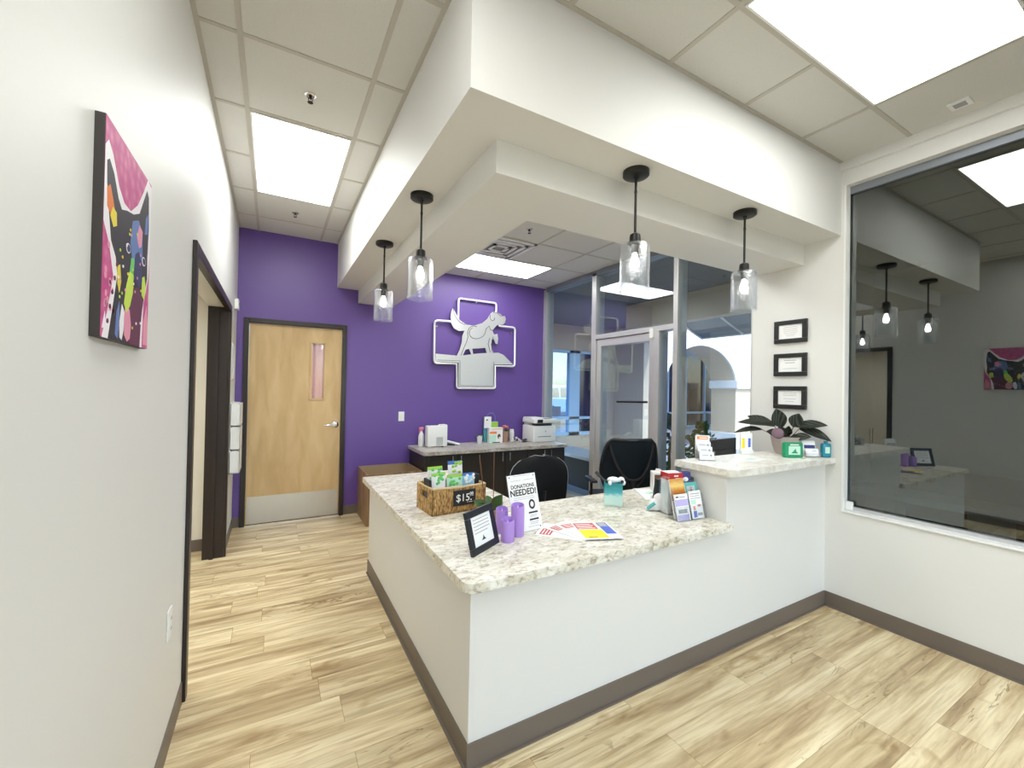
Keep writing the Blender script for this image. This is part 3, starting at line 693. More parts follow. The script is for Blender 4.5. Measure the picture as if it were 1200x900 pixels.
eng([(2.017, 2.536), (2.035, 2.46), (2.07, 2.40), (2.12, 2.355), (2.19, 2.33)]); eng([(2.60, 2.537), (2.66, 2.540), (2.72, 2.50), (2.785, 2.512)])
eng([(2.630, 1.86), (2.626, 1.526), (2.135, 1.524), (2.130, 1.85), (1.82, 1.845)], .0025)
m.build('engraved_line', t)
for a, b in ((-.55, .2), (-.55, -.24), (.55, .2), (.55, -.24), (-.2, -.55), (.25, -.55), (0, .57)):
    m = MB(steel); m.tube([(a, -.035, b), (a, 0, b)], .008, 8); m.build('standoff', t)

# ------------------------------------------------------------------ framed certificates on the pier
def cert(z, label, lines):
    t = thing('picture_frame', label, 'picture frame', (XR, 1.767, z), group=None)
    t.rotation_euler = (0, 0, -PI / 2)                      # local -Y faces into the room
    hw, hh, f = .118, .087, .033
    m = MB(black_p)
    m.box(-hw, hw, -.022, 0, hh - f, hh, .003); m.box(-hw, hw, -.022, 0, -hh, -hh + f, .003); m.box(-hw, -hw + f, -.022, 0, -hh + f, hh - f, .003); m.box(hw - f, hw, -.022, 0, -hh + f, hh - f, .003)
    m.build('frame', t)
    m = MB(white_paper); m.box(-hw + f, hw - f, -.012, -.004, -hh + f, hh - f); m.use(greyink)
    for (zz, w) in lines: m.box(-w, w, -.0126, -.012, zz, zz + .0022)
    m.build('certificate', t)
cert(1.977, 'black framed certificate, topmost of three beside the tinted window', [(.035, .05), (.024, .055), (.013, .05), (.002, .053), (-.010, .05), (-.022, .04), (-.034, .03)])
cert(1.722, 'black framed certificate in the middle of the three on the pier', [(.033, .045), (.031, .045), (.015, .035), (.013, .035), (-.030, .05)])
cert(1.470, 'black framed certificate lowest of three, partly behind the potted plant', [(.036, .045), (.025, .052), (.014, .048), (-.01, .045), (-.03, .03)])

# ------------------------------------------------------------------ worktops
def rcorner(cx, cy, r, a0, a1, n=6): return [(cx + r * math.cos(math.radians(a0 + (a1 - a0) * i / n)), cy + r * math.sin(math.radians(a0 + (a1 - a0) * i / n))) for i in range(n + 1)]
x0, y0 = XC - .035, YF - .036
pts = rcorner(x0 + .05, y0 + .05, .05, 180, 270) + rcorner(2.345 - .02, y0 + .02, .02, 270, 360, 3) + [(2.345, YF - .001), (2.313, YF - .001), (2.313, 1.842), (3.452, 1.842), (3.452, 2.375), (1.60, 2.375)] + rcorner(1.435 + .12, 2.375 + .12, .12, 270, 180, 5) + [(1.435, 3.65), (x0, 3.65)]
m = MB(laminate); m.prism(pts, ZT - .04, ZT); o = m.build('worktop')
md = o.modifiers.new('b', 'BEVEL'); md.width = .004; md.segments = 2; md.limit_method = 'ANGLE'
tag(o, 'L-shaped speckled granite-look worktop on the low reception counter', 'countertop')
m = MB(white_p); m.box(2.24, 2.30, 2.26, 2.36, 0, ZT - .04, .004); m.build('support_leg', o); m = MB(white_p); m.box(1.35, 1.42, 3.45, 3.62, 0, ZT - .04, .004); m.build('support_leg', o)
x1, yy = 2.285, 1.462
pts = [(x1, 1.87)] + rcorner(x1 + .045, yy + .045, .045, 180, 270) + [(3.457, yy), (3.457, 1.87)]
m = MB(quartz); m.prism(pts, ZR - .04, ZR); o = m.build('raised_worktop'); md = o.modifiers.new('b', 'BEVEL'); md.width = .006; md.segments = 3; md.limit_method = 'ANGLE'
tag(o, 'pale speckled worktop on the raised end of the reception counter', 'countertop')

# back counter
ZB = .765
m = MB(lam_grey); m.prism([(1.475, YP - .002), (1.475, 4.62)] + rcorner(1.475 + .03, 4.57 + .03, .03, 180, 270, 4) + [(3.455, 4.57), (3.455, YP - .002)], ZB - .04, ZB); o = m.build('back_worktop'); md = o.modifiers.new('b', 'BEVEL'); md.width = .004; md.segments = 2; md.limit_method = 'ANGLE'
tag(o, 'grey speckled worktop over the dark cabinets against the purple wall', 'countertop')
labs = ['dark cabinet at the left end under the back worktop', 'dark cabinet in the middle under the back worktop', 'dark cabinet at the right end under the printer']
for k, (a, b_) in enumerate(((1.50, 2.205), (2.207, 2.86), (2.862, 3.45))):
    t = thing('base_cabinet', labs[k], 'cabinet', (a, 4.615, 0)); w = b_ - a
    m = MB(espresso2); m.box(0, w, .02, .60, .09, ZB - .041); m.box(0.0, w, .07, .60, 0, .09); m.build('body', t)
    o0 = .055 if k == 0 else .003; mid = (o0 + w) / 2
    for q, (p, r) in enumerate(((o0, mid - .002), (mid + .002, w - .003))):
        m = MB(espresso2); m.box(p, r, 0, .019, .10, ZB - .05, .002); d = m.build('door', t)
        hx = (r - .05) if q == 0 else (p + .05)
        m = MB(chrome); m.tube([(hx, 0, .70), (hx, -.028, .70), (hx, -.028, .60), (hx, 0, .60)], .005, 8); m.build('handle', d, True)
    if k == 0:
        m = MB(espresso2); m.box(0, .052, 0, .019, .09, ZB - .042, .001); m.build('filler_strip', t)

# wood bin at counter end
t = thing('storage_bin', 'open wood-grain box standing against the purple wall behind the counter end', 'bin', (.885, 4.655, 0))
W_, D_, H_ = .60, .556, .55
m = MB(walnut); th = .018
m.box(0, th, 0, D_, 0, H_, .001); m.box(W_ - th, W_, 0, D_, 0, H_, .001); m.box(th, W_ - th, 0, th, 0, H_, .001); m.box(th, W_ - th, D_ - th, D_, 0, H_, .001); m.build('side_panel', t)
m = MB(kraft); e = .0015
m.box(th, th + e, th, D_ - th, .02, H_ - .002); m.box(W_ - th - e, W_ - th, th, D_ - th, .02, H_ - .002); m.box(th, W_ - th, D_ - th - e, D_ - th, .02, H_ - .002); m.box(th, W_ - th, th, th + e, .02, H_ - .002); m.box(th, W_ - th, th, D_ - th, .01, .02); m.build('lining', t)

# ------------------------------------------------------------------ basket on counter
t = thing('wicker_basket', 'woven wicker basket with a chalk price sign on the counter', 'basket', (.822, 2.372, ZT), math.radians(4.4))
W_, D_, H_ = .362, .245, .155
m = MB(basket_m); th = .012
m.box(0, W_, 0, th, 0, H_, .003); m.box(0, W_, D_ - th, D_, 0, H_, .003); m.box(0, W_, 0, D_, 0, .01)
for x in (0, W_ - th):
    m.box(x, x + th, 0, .075, 0, H_, .003); m.box(x, x + th, D_ - .075, D_, 0, H_, .003); m.box(x, x + th, .07, D_ - .07, 0, .085, .003); m.box(x, x + th, .07, D_ - .07, .128, H_, .003)
m.build('basket_body', t)
m = MB(rope_m); m.tube([(th / 2, th / 2, H_), (W_ / 2, th / 2, H_ - .004), (W_ - th / 2, th / 2, H_), (W_ - th / 2, D_ - th / 2, H_), (th / 2, D_ - th / 2, H_)], .008, 8, closed=True); m.build('rim', t, True)
m = MB([mat('chalkboard', (.012, .012, .013), .6)]); m.box(.135, .285, -.006, -.001, .042, .135, .001); ps = m.build('price_sign', t)
RX = Matrix.Translation((0, -.0064, 0)) @ Matrix.Rotation(PI / 2, 4, 'X')
m = MB(white_paper)
text_bm(m, '$15.', .062, .150, .068, RX, bold=.0006); text_bm(m, '00', .026, .243, .100, RX, bold=.0005)
m.box(.243, .272, -.0068, -.006, .094, .0955); m.box(.225, .235, -.0068, -.006, .058, .0600); m.box(.240, .262, -.0068, -.006, .0575, .0600)
m.build('chalk_lettering', ps)

# treat pouches in the basket
def pouch(loc, rz, lean, w, h, cols, label):
    h *= 1.12
    t = thing('treat_pouch', label, 'pouch', loc, rz, 'treat pouches in the wicker basket')
    xf = Matrix.Rotation(lean, 4, 'X')
    m = MB(cols[0]); m.xf = xf
    def f(side):
        return lambda u, v: ((u - .5) * w, side * (.018 * (1 - (2 * u - 1) ** 4) * (math.sin(min(1, (1 - v) * 1.15 + .02) * PI / 2)) ** .7), v * h)
    m.grid(f(-1), 10, 12); m.grid(f(1), 10, 12)
    bmesh.ops.remove_doubles(m.bm, verts=m.bm.verts, dist=.0004)
    m.bm.faces.ensure_lookup_table()
    m.use(cols[1]); i1 = m.mi; m.use(cols[2]); i2 = m.mi
    inv = xf.inverted()
    for fc in m.bm.faces:
        c = inv @ fc.calc_center_median()
        if c.z > h * .88: fc.material_index = i1
        if abs(c.x) > w * .46 or (c.y > 0): fc.material_index = i2
    b = m.build('pouch_body', t, True)
    m = MB(cols[3]); m.xf = xf
    for k in range(10):
        a, b2 = random.uniform(-.36, .36) * w, random.uniform(.72, .97) * h
        m.ball((a, -.014 - .004 * (1 - b2 / h), b2), .011, 6, 1, .35, .8)
    m.build('printed_leaves', t)
    m = MB(white_paper); m.xf = xf; m.box(-w * .25, w * .25, -.0195, -.018, h * .34, h * .44); m.build('label_band', t)
bk = (.822, 2.372); ca, sa = math.cos(math.radians(4.4)), math.sin(math.radians(4.4))
def inb(x, y, z=.012): return (bk[0] + x * ca - y * sa, bk[1] + x * sa + y * ca, ZT + z)
R4 = math.radians(4.4)
pouch(inb(.075, .065), R4 + .05, -.10, .095, .20, (white_paper, lime_c, black_p, P_green), 'green-topped treat pouch at the front left of the basket')
pouch(inb(.175, .060), R4 - .03, -.05, .105, .185, (mint_c, lime_c, black_p, P_green), 'green-topped treat pouch in front centre of the basket')
pouch(inb(.275, .062), R4, -.08, .085, .185, (skyblue_c, blueprint, black_p, white_paper), 'blue-topped treat pouch at the front right of the basket')
pouch(inb(.080, .125), R4, -.12, .10, .225, (white_paper, lime_c, black_p, P_green), 'green-topped treat pouch in the back left of the basket')
pouch(inb(.225, .140), R4 + .04, -.10, .105, .245, (white_paper, blueprint, black_p, lime_c), 'blue and white treat pouch standing tallest at the back of the basket')
def blackpack(loc, rz, lean, label):
    t = thing('treat_pouch', label, 'pouch', loc, rz, 'treat pouches in the wicker basket')
    m = MB(black_p); m.xf = Matrix.Rotation(lean, 4, 'Y'); m.box(-.008, .008, -.045, .045, 0, .19, .004); m.build('pouch_body', t)
blackpack(inb(.021, .100), R4, -.06, 'plain black pouch edge at the left handle of the basket')
blackpack(inb(.335, .120), R4, .10, 'plain black pouch leaning at the right end of the basket')

def broad(m, b0, tip, w, hint, sag):
    b0 = Vector(b0); tip = Vector(tip); ax = (tip - b0); L_ = ax.length; axn = ax.normalized(); hint = Vector(hint).normalized()
    wd = axn.cross(hint).normalized(); nn = wd.cross(axn).normalized()
    def f(u, v):
        s_ = (v - .5) * 2; ww = w * math.sin(PI * min(1, u * .97 + .02)) ** .8 * (1 - .18 * u)
        return b0 + axn * (L_ * u) + wd * (s_ * ww) + nn * (abs(s_) * ww * .22 - .0) + Vector((0, 0, -sag * u * u + sag * u))
    m.grid(f, 12, 8, .001)
# orchid behind the frame
t = thing('potted_orchid', 'flowerless potted orchid with broad green leaves and two brown stems', 'plant', (1.105, 2.18, ZT))
m = MB(terra); m.lathe([(.0, 0), (.035, 0), (.045, .055), (.048, .06), (.042, .06), (.038, .052), (0, .052)], seg=20); m.build('pot', t, True)
def leafmesh(m, base, ang, L_, w, rise, droop, n=10, fold=.25):
    dx, dy = math.cos(ang), math.sin(ang)
    def f(u, v):
        s_ = (v - .5) * 2; ww = w * math.sin(PI * min(1, u * .96 + .03)) ** .75 * (1 - .25 * u)
        x = L_ * u; z = rise * u - droop * u * u + abs(s_) * ww * fold
        return (base[0] + dx * x - dy * s_ * ww, base[1] + dy * x + dx * s_ * ww, base[2] + z)
    m.grid(f, n, 6, .001)
for b0, tp, w_, hint in (((.01, 0, .055), (.065, -.02, .140), .034, (-.6, -.7, .3)), ((0, 0, .055), (-.115, -.05, .105), .036, (-.1, -.6, .8)), ((0, 0, .055), (.03, .11, .11), .035, (-.3, -.4, .9)), ((0, 0, .055), (-.07, .08, .10), .034, (-.3, -.6, .8)), ((.01, 0, .055), (.10, .04, .085), .034, (-.3, -.5, .8))):
    m = MB(green_leaf); broad(m, b0, tp, w_, hint, .01); m.build('leaf', t, True)
m = MB(stake); m.tube([(.018, 0, .05), (.020, .004, .385)], .0026, 6); m.build('stem', t)
m = MB(stake); m.tube([(-.03, 0, .05), (-.052, .004, .22), (-.072, .008, .375)], .0030, 6); m.build('stem', t)

# tilted photo frame
t = thing('tabletop_frame', 'black tabletop frame holding a printed note at the counter corner', 'picture frame', (.793, 1.72, ZT), math.radians(31))
ln = math.atan2(.050, .190); xf = Matrix.Rotation(-ln, 4, 'X'); W_, H_, f = .227, .200, .032
H_ = .197
m = MB(mat('black_lacquer', (.010, .014, .022), .28)); m.xf = xf
m.box(0, W_, 0, .016, 0, f, .003); m.box(0, W_, 0, .016, H_ - f, H_, .003); m.box(0, f, 0, .016, f, H_ - f, .003); m.box(W_ - f, W_, 0, .016, f, H_ - f, .003); m.build('frame', t)
m = MB(white_paper); m.xf = xf; m.box(f, W_ - f, .006, .014, f, H_ - f); m.use(greyink)
for k, zz in enumerate((.148, .133, .118, .103, .088)): m.box(f + .018, W_ - f - .018 - (k == 4) * .02, .0054, .006, zz, zz + .003)
m.use(ink); m.prism([(.095, .050), (.13, .050), (.118, .060), (.113, .072), (.108, .060)], .0052, .006, 'y'); m.build('note_card', t)
m = MB(black_p); m.xf = Matrix(); m.tube([(W_ / 2, .045, .13), (W_ / 2, .105, .003)], .006, 6); m.build('easel_leg', t)

# candles
def candle(loc, r, h, label):
    t = thing('pillar_candle', label, 'candle', loc, 0, 'lavender pillar candles')
    m = MB(lav); seg = 32; rings = []
    m.lathe([(r * .97, 0), (r, .004), (r, h - .010), (r * .96, h - .001), (r * .90, h), (r * .86, h - .006), (r * .80, h - .022), (r * .5, h - .030), (0, h - .031)], seg=seg)
    m.bm.verts.ensure_lookup_table()
    for v in m.bm.verts:
        if v.co.z > h - .011 and math.hypot(v.co.x, v.co.y) > r * .75: v.co.z += .006 * math.cos(math.atan2(v.co.y, v.co.x) - 1.0)
    m.build('wax_body', t, True)
    m = MB(flame); m.lathe([(.002, h - .032), (.0045, h - .022), (.004, h - .012), (0, h + .001)], seg=10); m.build('flame_tip', t, True)
candle((1.030, 1.838, ZT), .034, .108, 'shortest lavender candle, front of the three')
candle((1.115, 1.885, ZT), .034, .158, 'tallest lavender candle, right of the three')
candle((1.065, 1.965, ZT), .033, .125, 'medium lavender candle behind the short one, beside the black frame')

# donations sign
t = thing('donation_sign', 'white donations notice in a clear stand on the counter', 'sign', (1.104, 1.895, ZT), math.radians(8.3))
ln = math.atan2(.078, .288); xf = Matrix.Rotation(-ln, 4, 'X'); W_, H_ = .197, .300
m = MB(acrylic); m.xf = xf; m.box(-.004, W_ + .004, .003, .0045, 0, H_ + .003); m.xf = Matrix(); m.box(-.004, W_ + .004, 0, .09, 0, .002); m.build('acrylic_stand', t)
m = MB(white_paper); m.xf = xf; m.box(0, W_, 0, .002, .002, H_); sh = m.build('sheet', t)
m = MB(ink); m.xf = xf; RX = Matrix.Translation((0, -.0004, 0)) @ Matrix.Rotation(PI / 2, 4, 'X')
text_bm(m, 'DONATIONS', .0275, W_ / 2, .228, RX, .0003, .0006, 'CENTER'); text_bm(m, 'NEEDED!', .045, W_ / 2, .190, RX, .0003, .0012, 'CENTER')
for x, z in ((.012, .285), (W_ - .018, .285), (W_ - .018, .012), (.012, .012)): m.box(x, x + .006, -.0006, 0, z, z + .007)
m.lathe([(0, 0), (0, 0)], seg=3) if False else None
ring = [(.145 + .022 * math.cos(a * PI / 12), .135 + .026 * math.sin(a * PI / 12)) for a in range(24)]
m.prism(ring, -.0006, 0, 'y'); m.box(.115, .178, -.0006, 0, .088, .097); m.box(.115, .178, -.0006, 0, .052, .061); m.build('printed_lettering', sh)
m = MB(greyink); m.xf = xf
for z, a, b_ in ((.292, .04, .16), (.268, .02, .09), (.268, .11, .18), (.178, .03, .165), (.168, .025, .17), (.078, .12, .172), (.070, .12, .165), (.042, .115, .175), (.033, .115, .17), (.15, .03, .05), (.150, .06, .08), (.02, .10, .175)): m.box(a, b_, -.0005, 0, z, z + .002)
m.use(white_paper); m.prism([(.145 + .012 * math.cos(a * PI / 5), .135 + .015 * math.sin(a * PI / 5)) for a in range(10)], -.0009, 0, 'y'); m.build('small_print', sh)

# flyers
def flyer(ang, dz, top, label):
    t = thing('flyer', label, 'flyer', (1.375, 1.655, ZT + dz), ang, 'flyers fanned out on the counter')
    m = MB(white_paper); W_, H_ = .205, .262
    m.box(0, W_, 0, H_, .0002, .0014); m.build('sheet', t)
    m = MB(coral); a, b_ = .0014, .0018
    if top:
        m.box(.008, .122, .150, .250, a, b_); m.use(yellow_c); m.box(.008, .135, .015, .142, a, b_)
        m.use(blue_c); m.box(.140, .196, .070, .190, a, b_); m.use(navy_c); m.box(.140, .196, .195, .250, a, b_)
        m.use(lime_c)
        m.use(white_paper)
        for k in range(4): m.box(.016, .11 - .01 * (k % 2), .160 + .021 * k, .168 + .021 * k, b_, .0020)
        for k in range(3): m.box(.146, .190, .202 + .015 * k, .208 + .015 * k, b_, .0020)
        m.use(ink); m.box(.03, .075, .028, .034, b_, .0020)
    else:
        m.box(.020, .110, .185, .245, a, b_)
        m.use(white_paper)
        for k in range(3): m.box(.028, .10, .195 + .017 * k, .201 + .017 * k, b_, .0020)
    m.build('printed_panel', t)
coral = mat('coral_print', (.55, .10, .09), .5)
flyer(math.radians(42), 0, False, 'red and white flyer at the far left of the fan, lowest in the pile')
flyer(math.radians(17), .003, False, 'second flyer from the left of the fan, red strip showing')
flyer(0, .006, False, 'third flyer of the fan, tucked under the top one')
flyer(math.radians(-21), .009, True, 'top flyer of the fan, red, yellow and blue print fully showing')

# teal vase
t = thing('glass_vase', 'square teal-to-clear ombre glass vase on the counter', 'vase', (1.985, 2.115, ZT), math.radians(-40))
m = MB(teal_ombre); a = .058; th = .005; H_ = .150
for (x0, x1, y0, y1) in ((-a, a, -a, -a + th), (-a, a, a - th, a), (-a, -a + th, -a + th, a - th), (a - th, a, -a + th, a - th)): m.box(x0, x1, y0, y1, 0, H_, .0015)
m.box(-a, a, -a, a, 0, .012, .002); m.build('glass_body', t)
t = thing('marker_pen', 'black marker sticking out of the teal vase', 'pen', (1.985, 2.12, ZT + .125), math.radians(-40))
m = MB(black_p); m.tube([(.035, 0, -.06), (-.085, .01, .055)], .009, 10); m.build('barrel', t, True); m = MB(ink); m.tube([(-.085, .01, .055), (-.112, .012, .081)], .0105, 10); m.build('cap', t, True)
t = thing('plush_toy', 'white plush toy with a black spot lying on the teal vase', 'toy', (1.99, 2.11, ZT + .150), math.radians(-40))
m = MB(plush); m.ball((-.005, 0, .012), .034, 14, 1.25, .8, .62); m.ball((.045, 0, .016), .022, 12, 1, .9, .9); m.ball((-.03, -.05, .0), .014, 8); m.ball((.062, 0, -.004), .012, 8, 1, 1, 1.4); m.build('body', t, True)
m = MB(black_p); m.ball((.050, -.022, .008), .011, 8, 1, .6, 1); m.build('ear', t, True)

# white plush dog + terminal + paper + small items
t = thing('plush_dog', 'white plush dog figure with a teal scarf on the counter', 'toy', (2.135, 1.885, ZT), math.radians(-35))
m = MB(plush); m.ball((0, 0, .038), .040, 16, 1.15, 1, 1.0); m.ball((.020, .0, .078), .032, 14, 1.1, 1, 1.0); m.ball((-.045, -.01, .014), .016, 10, 1.6, 1, .8); m.ball((.035, -.02, .016), .016, 10, 1, 1.3, .8); m.ball((.045, 0, .092), .012, 8, .7, 1, 1.4); m.build('body', t, True)
m = MB(teal_c); m.tube([(-.055, -.02, .015), (-.04, -.03, .035), (-.015, -.036, .055)], .010, 8); m.build('scarf', t, True)
t = thing('card_terminal', 'black upright card terminal behind the white plush dog', 'card terminal', (2.215, 1.92, ZT), math.radians(-40))
m = MB(black_p); m.prism([(-.05, 0), (.05, 0), (.05, .02), (.012, .185), (-.028, .185), (-.05, .03)], -.028, .028, 'y'); m.build('housing', t); m = MB(glass_dark); m.box(-.018, .008, -.030, -.028, .10, .16); m.build('screen', t)
t = thing('paper_sheet', 'white sheet with dark border lying behind the plush dog', 'paper', (2.43, 2.20, ZT), math.radians(58))
m = MB(white_paper); m.box(-.165, .165, -.085, .085, 0, .002); m.build('sheet', t); m = MB(ink); m.box(-.162, .162, .080, .083, .002, .0024); m.box(-.162, .162, -.083, -.080, .002, .0024); m.build('border', t)
t = thing('business_card', 'pale card lying on the white sheet on the desk', 'card', (2.46, 2.22, ZT + .0025), math.radians(15))
m = MB(mint_c); m.box(-.045, .045, -.03, .03, 0, .001); m.build('card', t); m = MB(greyink); m.box(-.03, .02, -.01, .0, .001, .0014); m.build('print', t)
t = thing('tissue_box', 'small white box with a patterned side behind the red-topped holder', 'box', (2.575, 2.25, ZT), math.radians(-38))
m = MB(white_p); m.box(-.055, .055, -.05, .05, 0, .145, .004); m.build('box_body', t); m = MB(stake); m.box(-.04, .0, -.052, -.05, .05, .13); m.build('picture_panel', t); m = MB(white_paper); m.prism([(-.03, 0), (.03, 0), (.012, .02), (-.02, .026)], -.004, .004, 'y'); o = m.build('tissue', t); o.location = (0, 0, .145)
t = thing('roll_of_tape', 'white tape roll lying on the desk beside the card terminal', 'tape', (2.36, 2.08, ZT + .0022), 0)
m = MB(white_paper); m.lathe([(.040, 0), (.040, .025), (.020, .025), (.020, 0)], seg=24, close=True); m.build('tape', t, True)
t = thing('leaflet_box', 'tall clear leaflet box with a red top on the counter', 'leaflet holder', (2.185, 1.805, ZT), math.radians(-14))
m = MB(acrylic); W_, D_, H_ = .058, .10, .235
m.box(-W_, -W_ + .003, -D_ / 2, D_ / 2, 0, H_, 0); m.box(W_ - .003, W_, -D_ / 2, D_ / 2, 0, H_); m.box(-W_, W_, D_ / 2 - .003, D_ / 2, 0, H_); m.box(-W_, W_, -D_ / 2, -D_ / 2 + .003, 0, H_ * .6); m.box(-W_, W_, -D_ / 2, D_ / 2, 0, .003); m.build('clear_box', t)
m = MB(white_paper); m.box(-W_ + .006, W_ - .006, -.028, .040, .004, .215); m.use(red_c); m.box(-.02, .02, -.029, -.028, .02, .05); m.build('leaflets', t)
m = MB(red_c); m.box(-W_ + .004, W_ - .004, -.034, .044, .212, .255, .002); m.use(white_paper); m.box(-W_ + .006, W_ - .006, -.032, .042, .2552, .2566); m.box(-.01, .02, -.0346, -.034, .232, .240); m.box(.0, .05, -.0346, -.034, .220, .2225); m.build('red_header', t)
t = thing('booklet_pack', 'navy booklet pack standing between the red-topped leaflet box and raised counter end', 'booklets', (2.262, 1.765, ZT), math.radians(-30))
m = MB(navy_c); m.box(-.045, .022, -.022, .022, 0, .258, .002); m.use(black_p); m.box(.0225, .042, -.020, .020, 0, .225, .002); m.build('cover', t); m = MB(white_paper); m.ball((-.01, -.0225, .215), .018, 10, 1, .1, .8); m.build('cover_print', t)

t = thing('brochure_holder', 'clear four-pocket brochure holder at the counter edge by the raised end', 'brochure holder', (2.06, 1.652, ZT), math.radians(-4))
ln = math.atan2(.055, .235); xf = Matrix.Rotation(-ln, 4, 'X'); W_ = .235
m = MB(acrylic); m.xf = xf; m.box(0, W_, .035, .037, 0, .225); m.box(0, W_, .017, .019, 0, .13); m.box(0, W_, -.002, 0, 0, .085); m.box(0, .002, 0, .037, 0, .20); m.box(W_ - .002, W_, 0, .037, 0, .15); m.box(W_ / 2 - .001, W_ / 2 + .001, 0, .037, 0, .14); m.xf = Matrix(); m.box(0, W_, 0, .10, 0, .002); m.build('clear_stand', t)
def broch(x0, x1, y, z0, z1, label, cols):
    b = thing('brochure', label, 'brochure', (2.06, 1.652, ZT), math.radians(-4), 'brochures in the clear holder')
    m = MB(white_paper); m.xf = xf; m.box(x0, x1, y, y + .006, z0, z1); m.build('booklet', b)
    m = MB(white_paper); m.xf = xf
    for c, a, b0, c0, d in cols: m.use(c); m.box(x0 + a * (x1 - x0), x0 + b0 * (x1 - x0), y - .0006, y, z0 + c0 * (z1 - z0), z0 + d * (z1 - z0))
    m.build('cover_print', b)
broch(.004, .118, .026, .02, .245, 'brochure with an orange sunset cover, top left in the clear holder', [(sunset_m, 0, 1, .45, 1)])
broch(.124, .225, .026, .02, .215, 'teal brochure at the top right of the clear holder', [(teal_c, 0, 1, .4, 1), (white_paper, .1, .8, .5, .9), (pink_c, .38, .55, .55, .86)])
broch(.006, .113, .008, .004, .155, 'lilac and white brochure at the lower left of the clear holder', [(lilac_c, 0, 1, .55, .80), (lilac_c, .05, .9, 0, .22), (greyink, .15, .8, .27, .42), (ink, .1, .3, .87, .92), (greyink, .35, .8, .87, .9)])
broch(.122, .222, .006, .004, .165, 'white text-covered brochure at the lower right of the clear holder', [(greyink, .1, .9, .88, .91), (greyink, .1, .85, .80, .82), (greyink, .1, .9, .72, .74), (mint_c, .1, .5, .52, .68), (greyink, .5, .9, .1, .2), (orange_c, .22, .38, .30, .45), (blue_c, .18, .45, .05, .28), (pink_c, .6, .85, .42, .5)])

# ------------------------------------------------------------------ raised counter things
t = thing('business_card_holder', 'tiered clear holder of white business cards on the raised counter', 'card holder', (2.475, 1.785, ZR), math.radians(-35))
m = MB(acrylic)
for k in range(3): m.box(-.05, .05, -.045 + .03 * k, -.043 + .03 * k, 0, .03 + .035 * k); m.box(-.05, .05, -.045 + .03 * k, -.017 + .03 * k, .002 + .03 * k, .004 + .03 * k)
m.box(-.05, -.048, -.045, .05, 0, .06); m.box(.048, .05, -.045, .05, 0, .06); m.build('clear_stand', t)
m = MB(white_paper)
for k in range(3): m.xf = Matrix.Translation((0, -.04 + .03 * k, .005 + .03 * k)) @ Matrix.Rotation(-.25, 4, 'X') ; m.box(-.045, .045, 0, .014, 0, .052)
m.use(greyink)
for k in range(3): m.xf = Matrix.Translation((0, -.04 + .03 * k, .005 + .03 * k)) @ Matrix.Rotation(-.25, 4, 'X') ; m.box(-.03, .01, -.0005, 0, .03, .034); m.box(.02, .032, -.0005, 0, .025, .036)
m.build('cards', t)
m = MB(white_paper); m.box(-.045, .045, .052, .058, .0, .155); m.use(orange_c); m.box(-.035, .035, .0515, .052, .128, .148); m.use(white_paper); m.box(-.02, .03, .051, .0515, .135, .141); m.build('header_card', t)
def flat_card(name, label, cat, loc, rz, w, d, prt):
    t = thing(name, label, cat, loc, rz); m = MB(white_paper); m.box(-w, w, -d, d, 0, .0012); m.build('card', t); m = MB(prt); m.box(-w * .6, w * .5, -d * .4, d * .2, .0012, .0015); m.build('print', t)
flat_card('business_card', 'loose white card on the raised counter in front of the card holder', 'card', (2.53, 1.68, ZR), -.4, .045, .027, greyink)
flat_card('paper_sheet', 'white leaflet lying flat on the raised counter left of the plant', 'paper', (2.80, 1.68, ZR), .1, .10, .07, mint_c)
flat_card('paper_note', 'pale yellow-green slip lying before the green pack on the raised counter', 'paper', (3.17, 1.535, ZR), .1, .07, .03, lime_c)
t = thing('leaflet_stand', 'slim white stand with yellow and blue leaflets against the pier', 'leaflet holder', (2.995, 1.815, ZR), math.radians(-30))
m = MB(white_p); m.box(-.045, .045, .0, .035, 0, .03, .003); m.box(-.045, .045, .03, .034, 0, .155, .002); m.build('stand', t)
m = MB(white_paper); m.box(-.042, .042, .018, .022, .02, .150); m.use(yellow_c); m.box(-.034, -.012, .0175, .018, .04, .115); m.use(blue_c); m.box(.012, .03, .0175, .018, .05, .115); m.build('leaflets', t)

t = thing('potted_plant', 'potted prayer plant with dark striped leaves on the raised counter', 'plant', (3.300, 1.715, ZR))
m = MB(mauve); m.lathe([(0, 0), (.062, 0), (.074, .02), (.088, .07), (.096, .115), (.097, .130), (.090, .130), (.088, .112), (0, .108)], seg=28); m.build('pot', t, True)
m = MB(stake); m.lathe([(.087, .112), (.05, .120), (0, .121)], seg=20); m.build('soil', t, True)
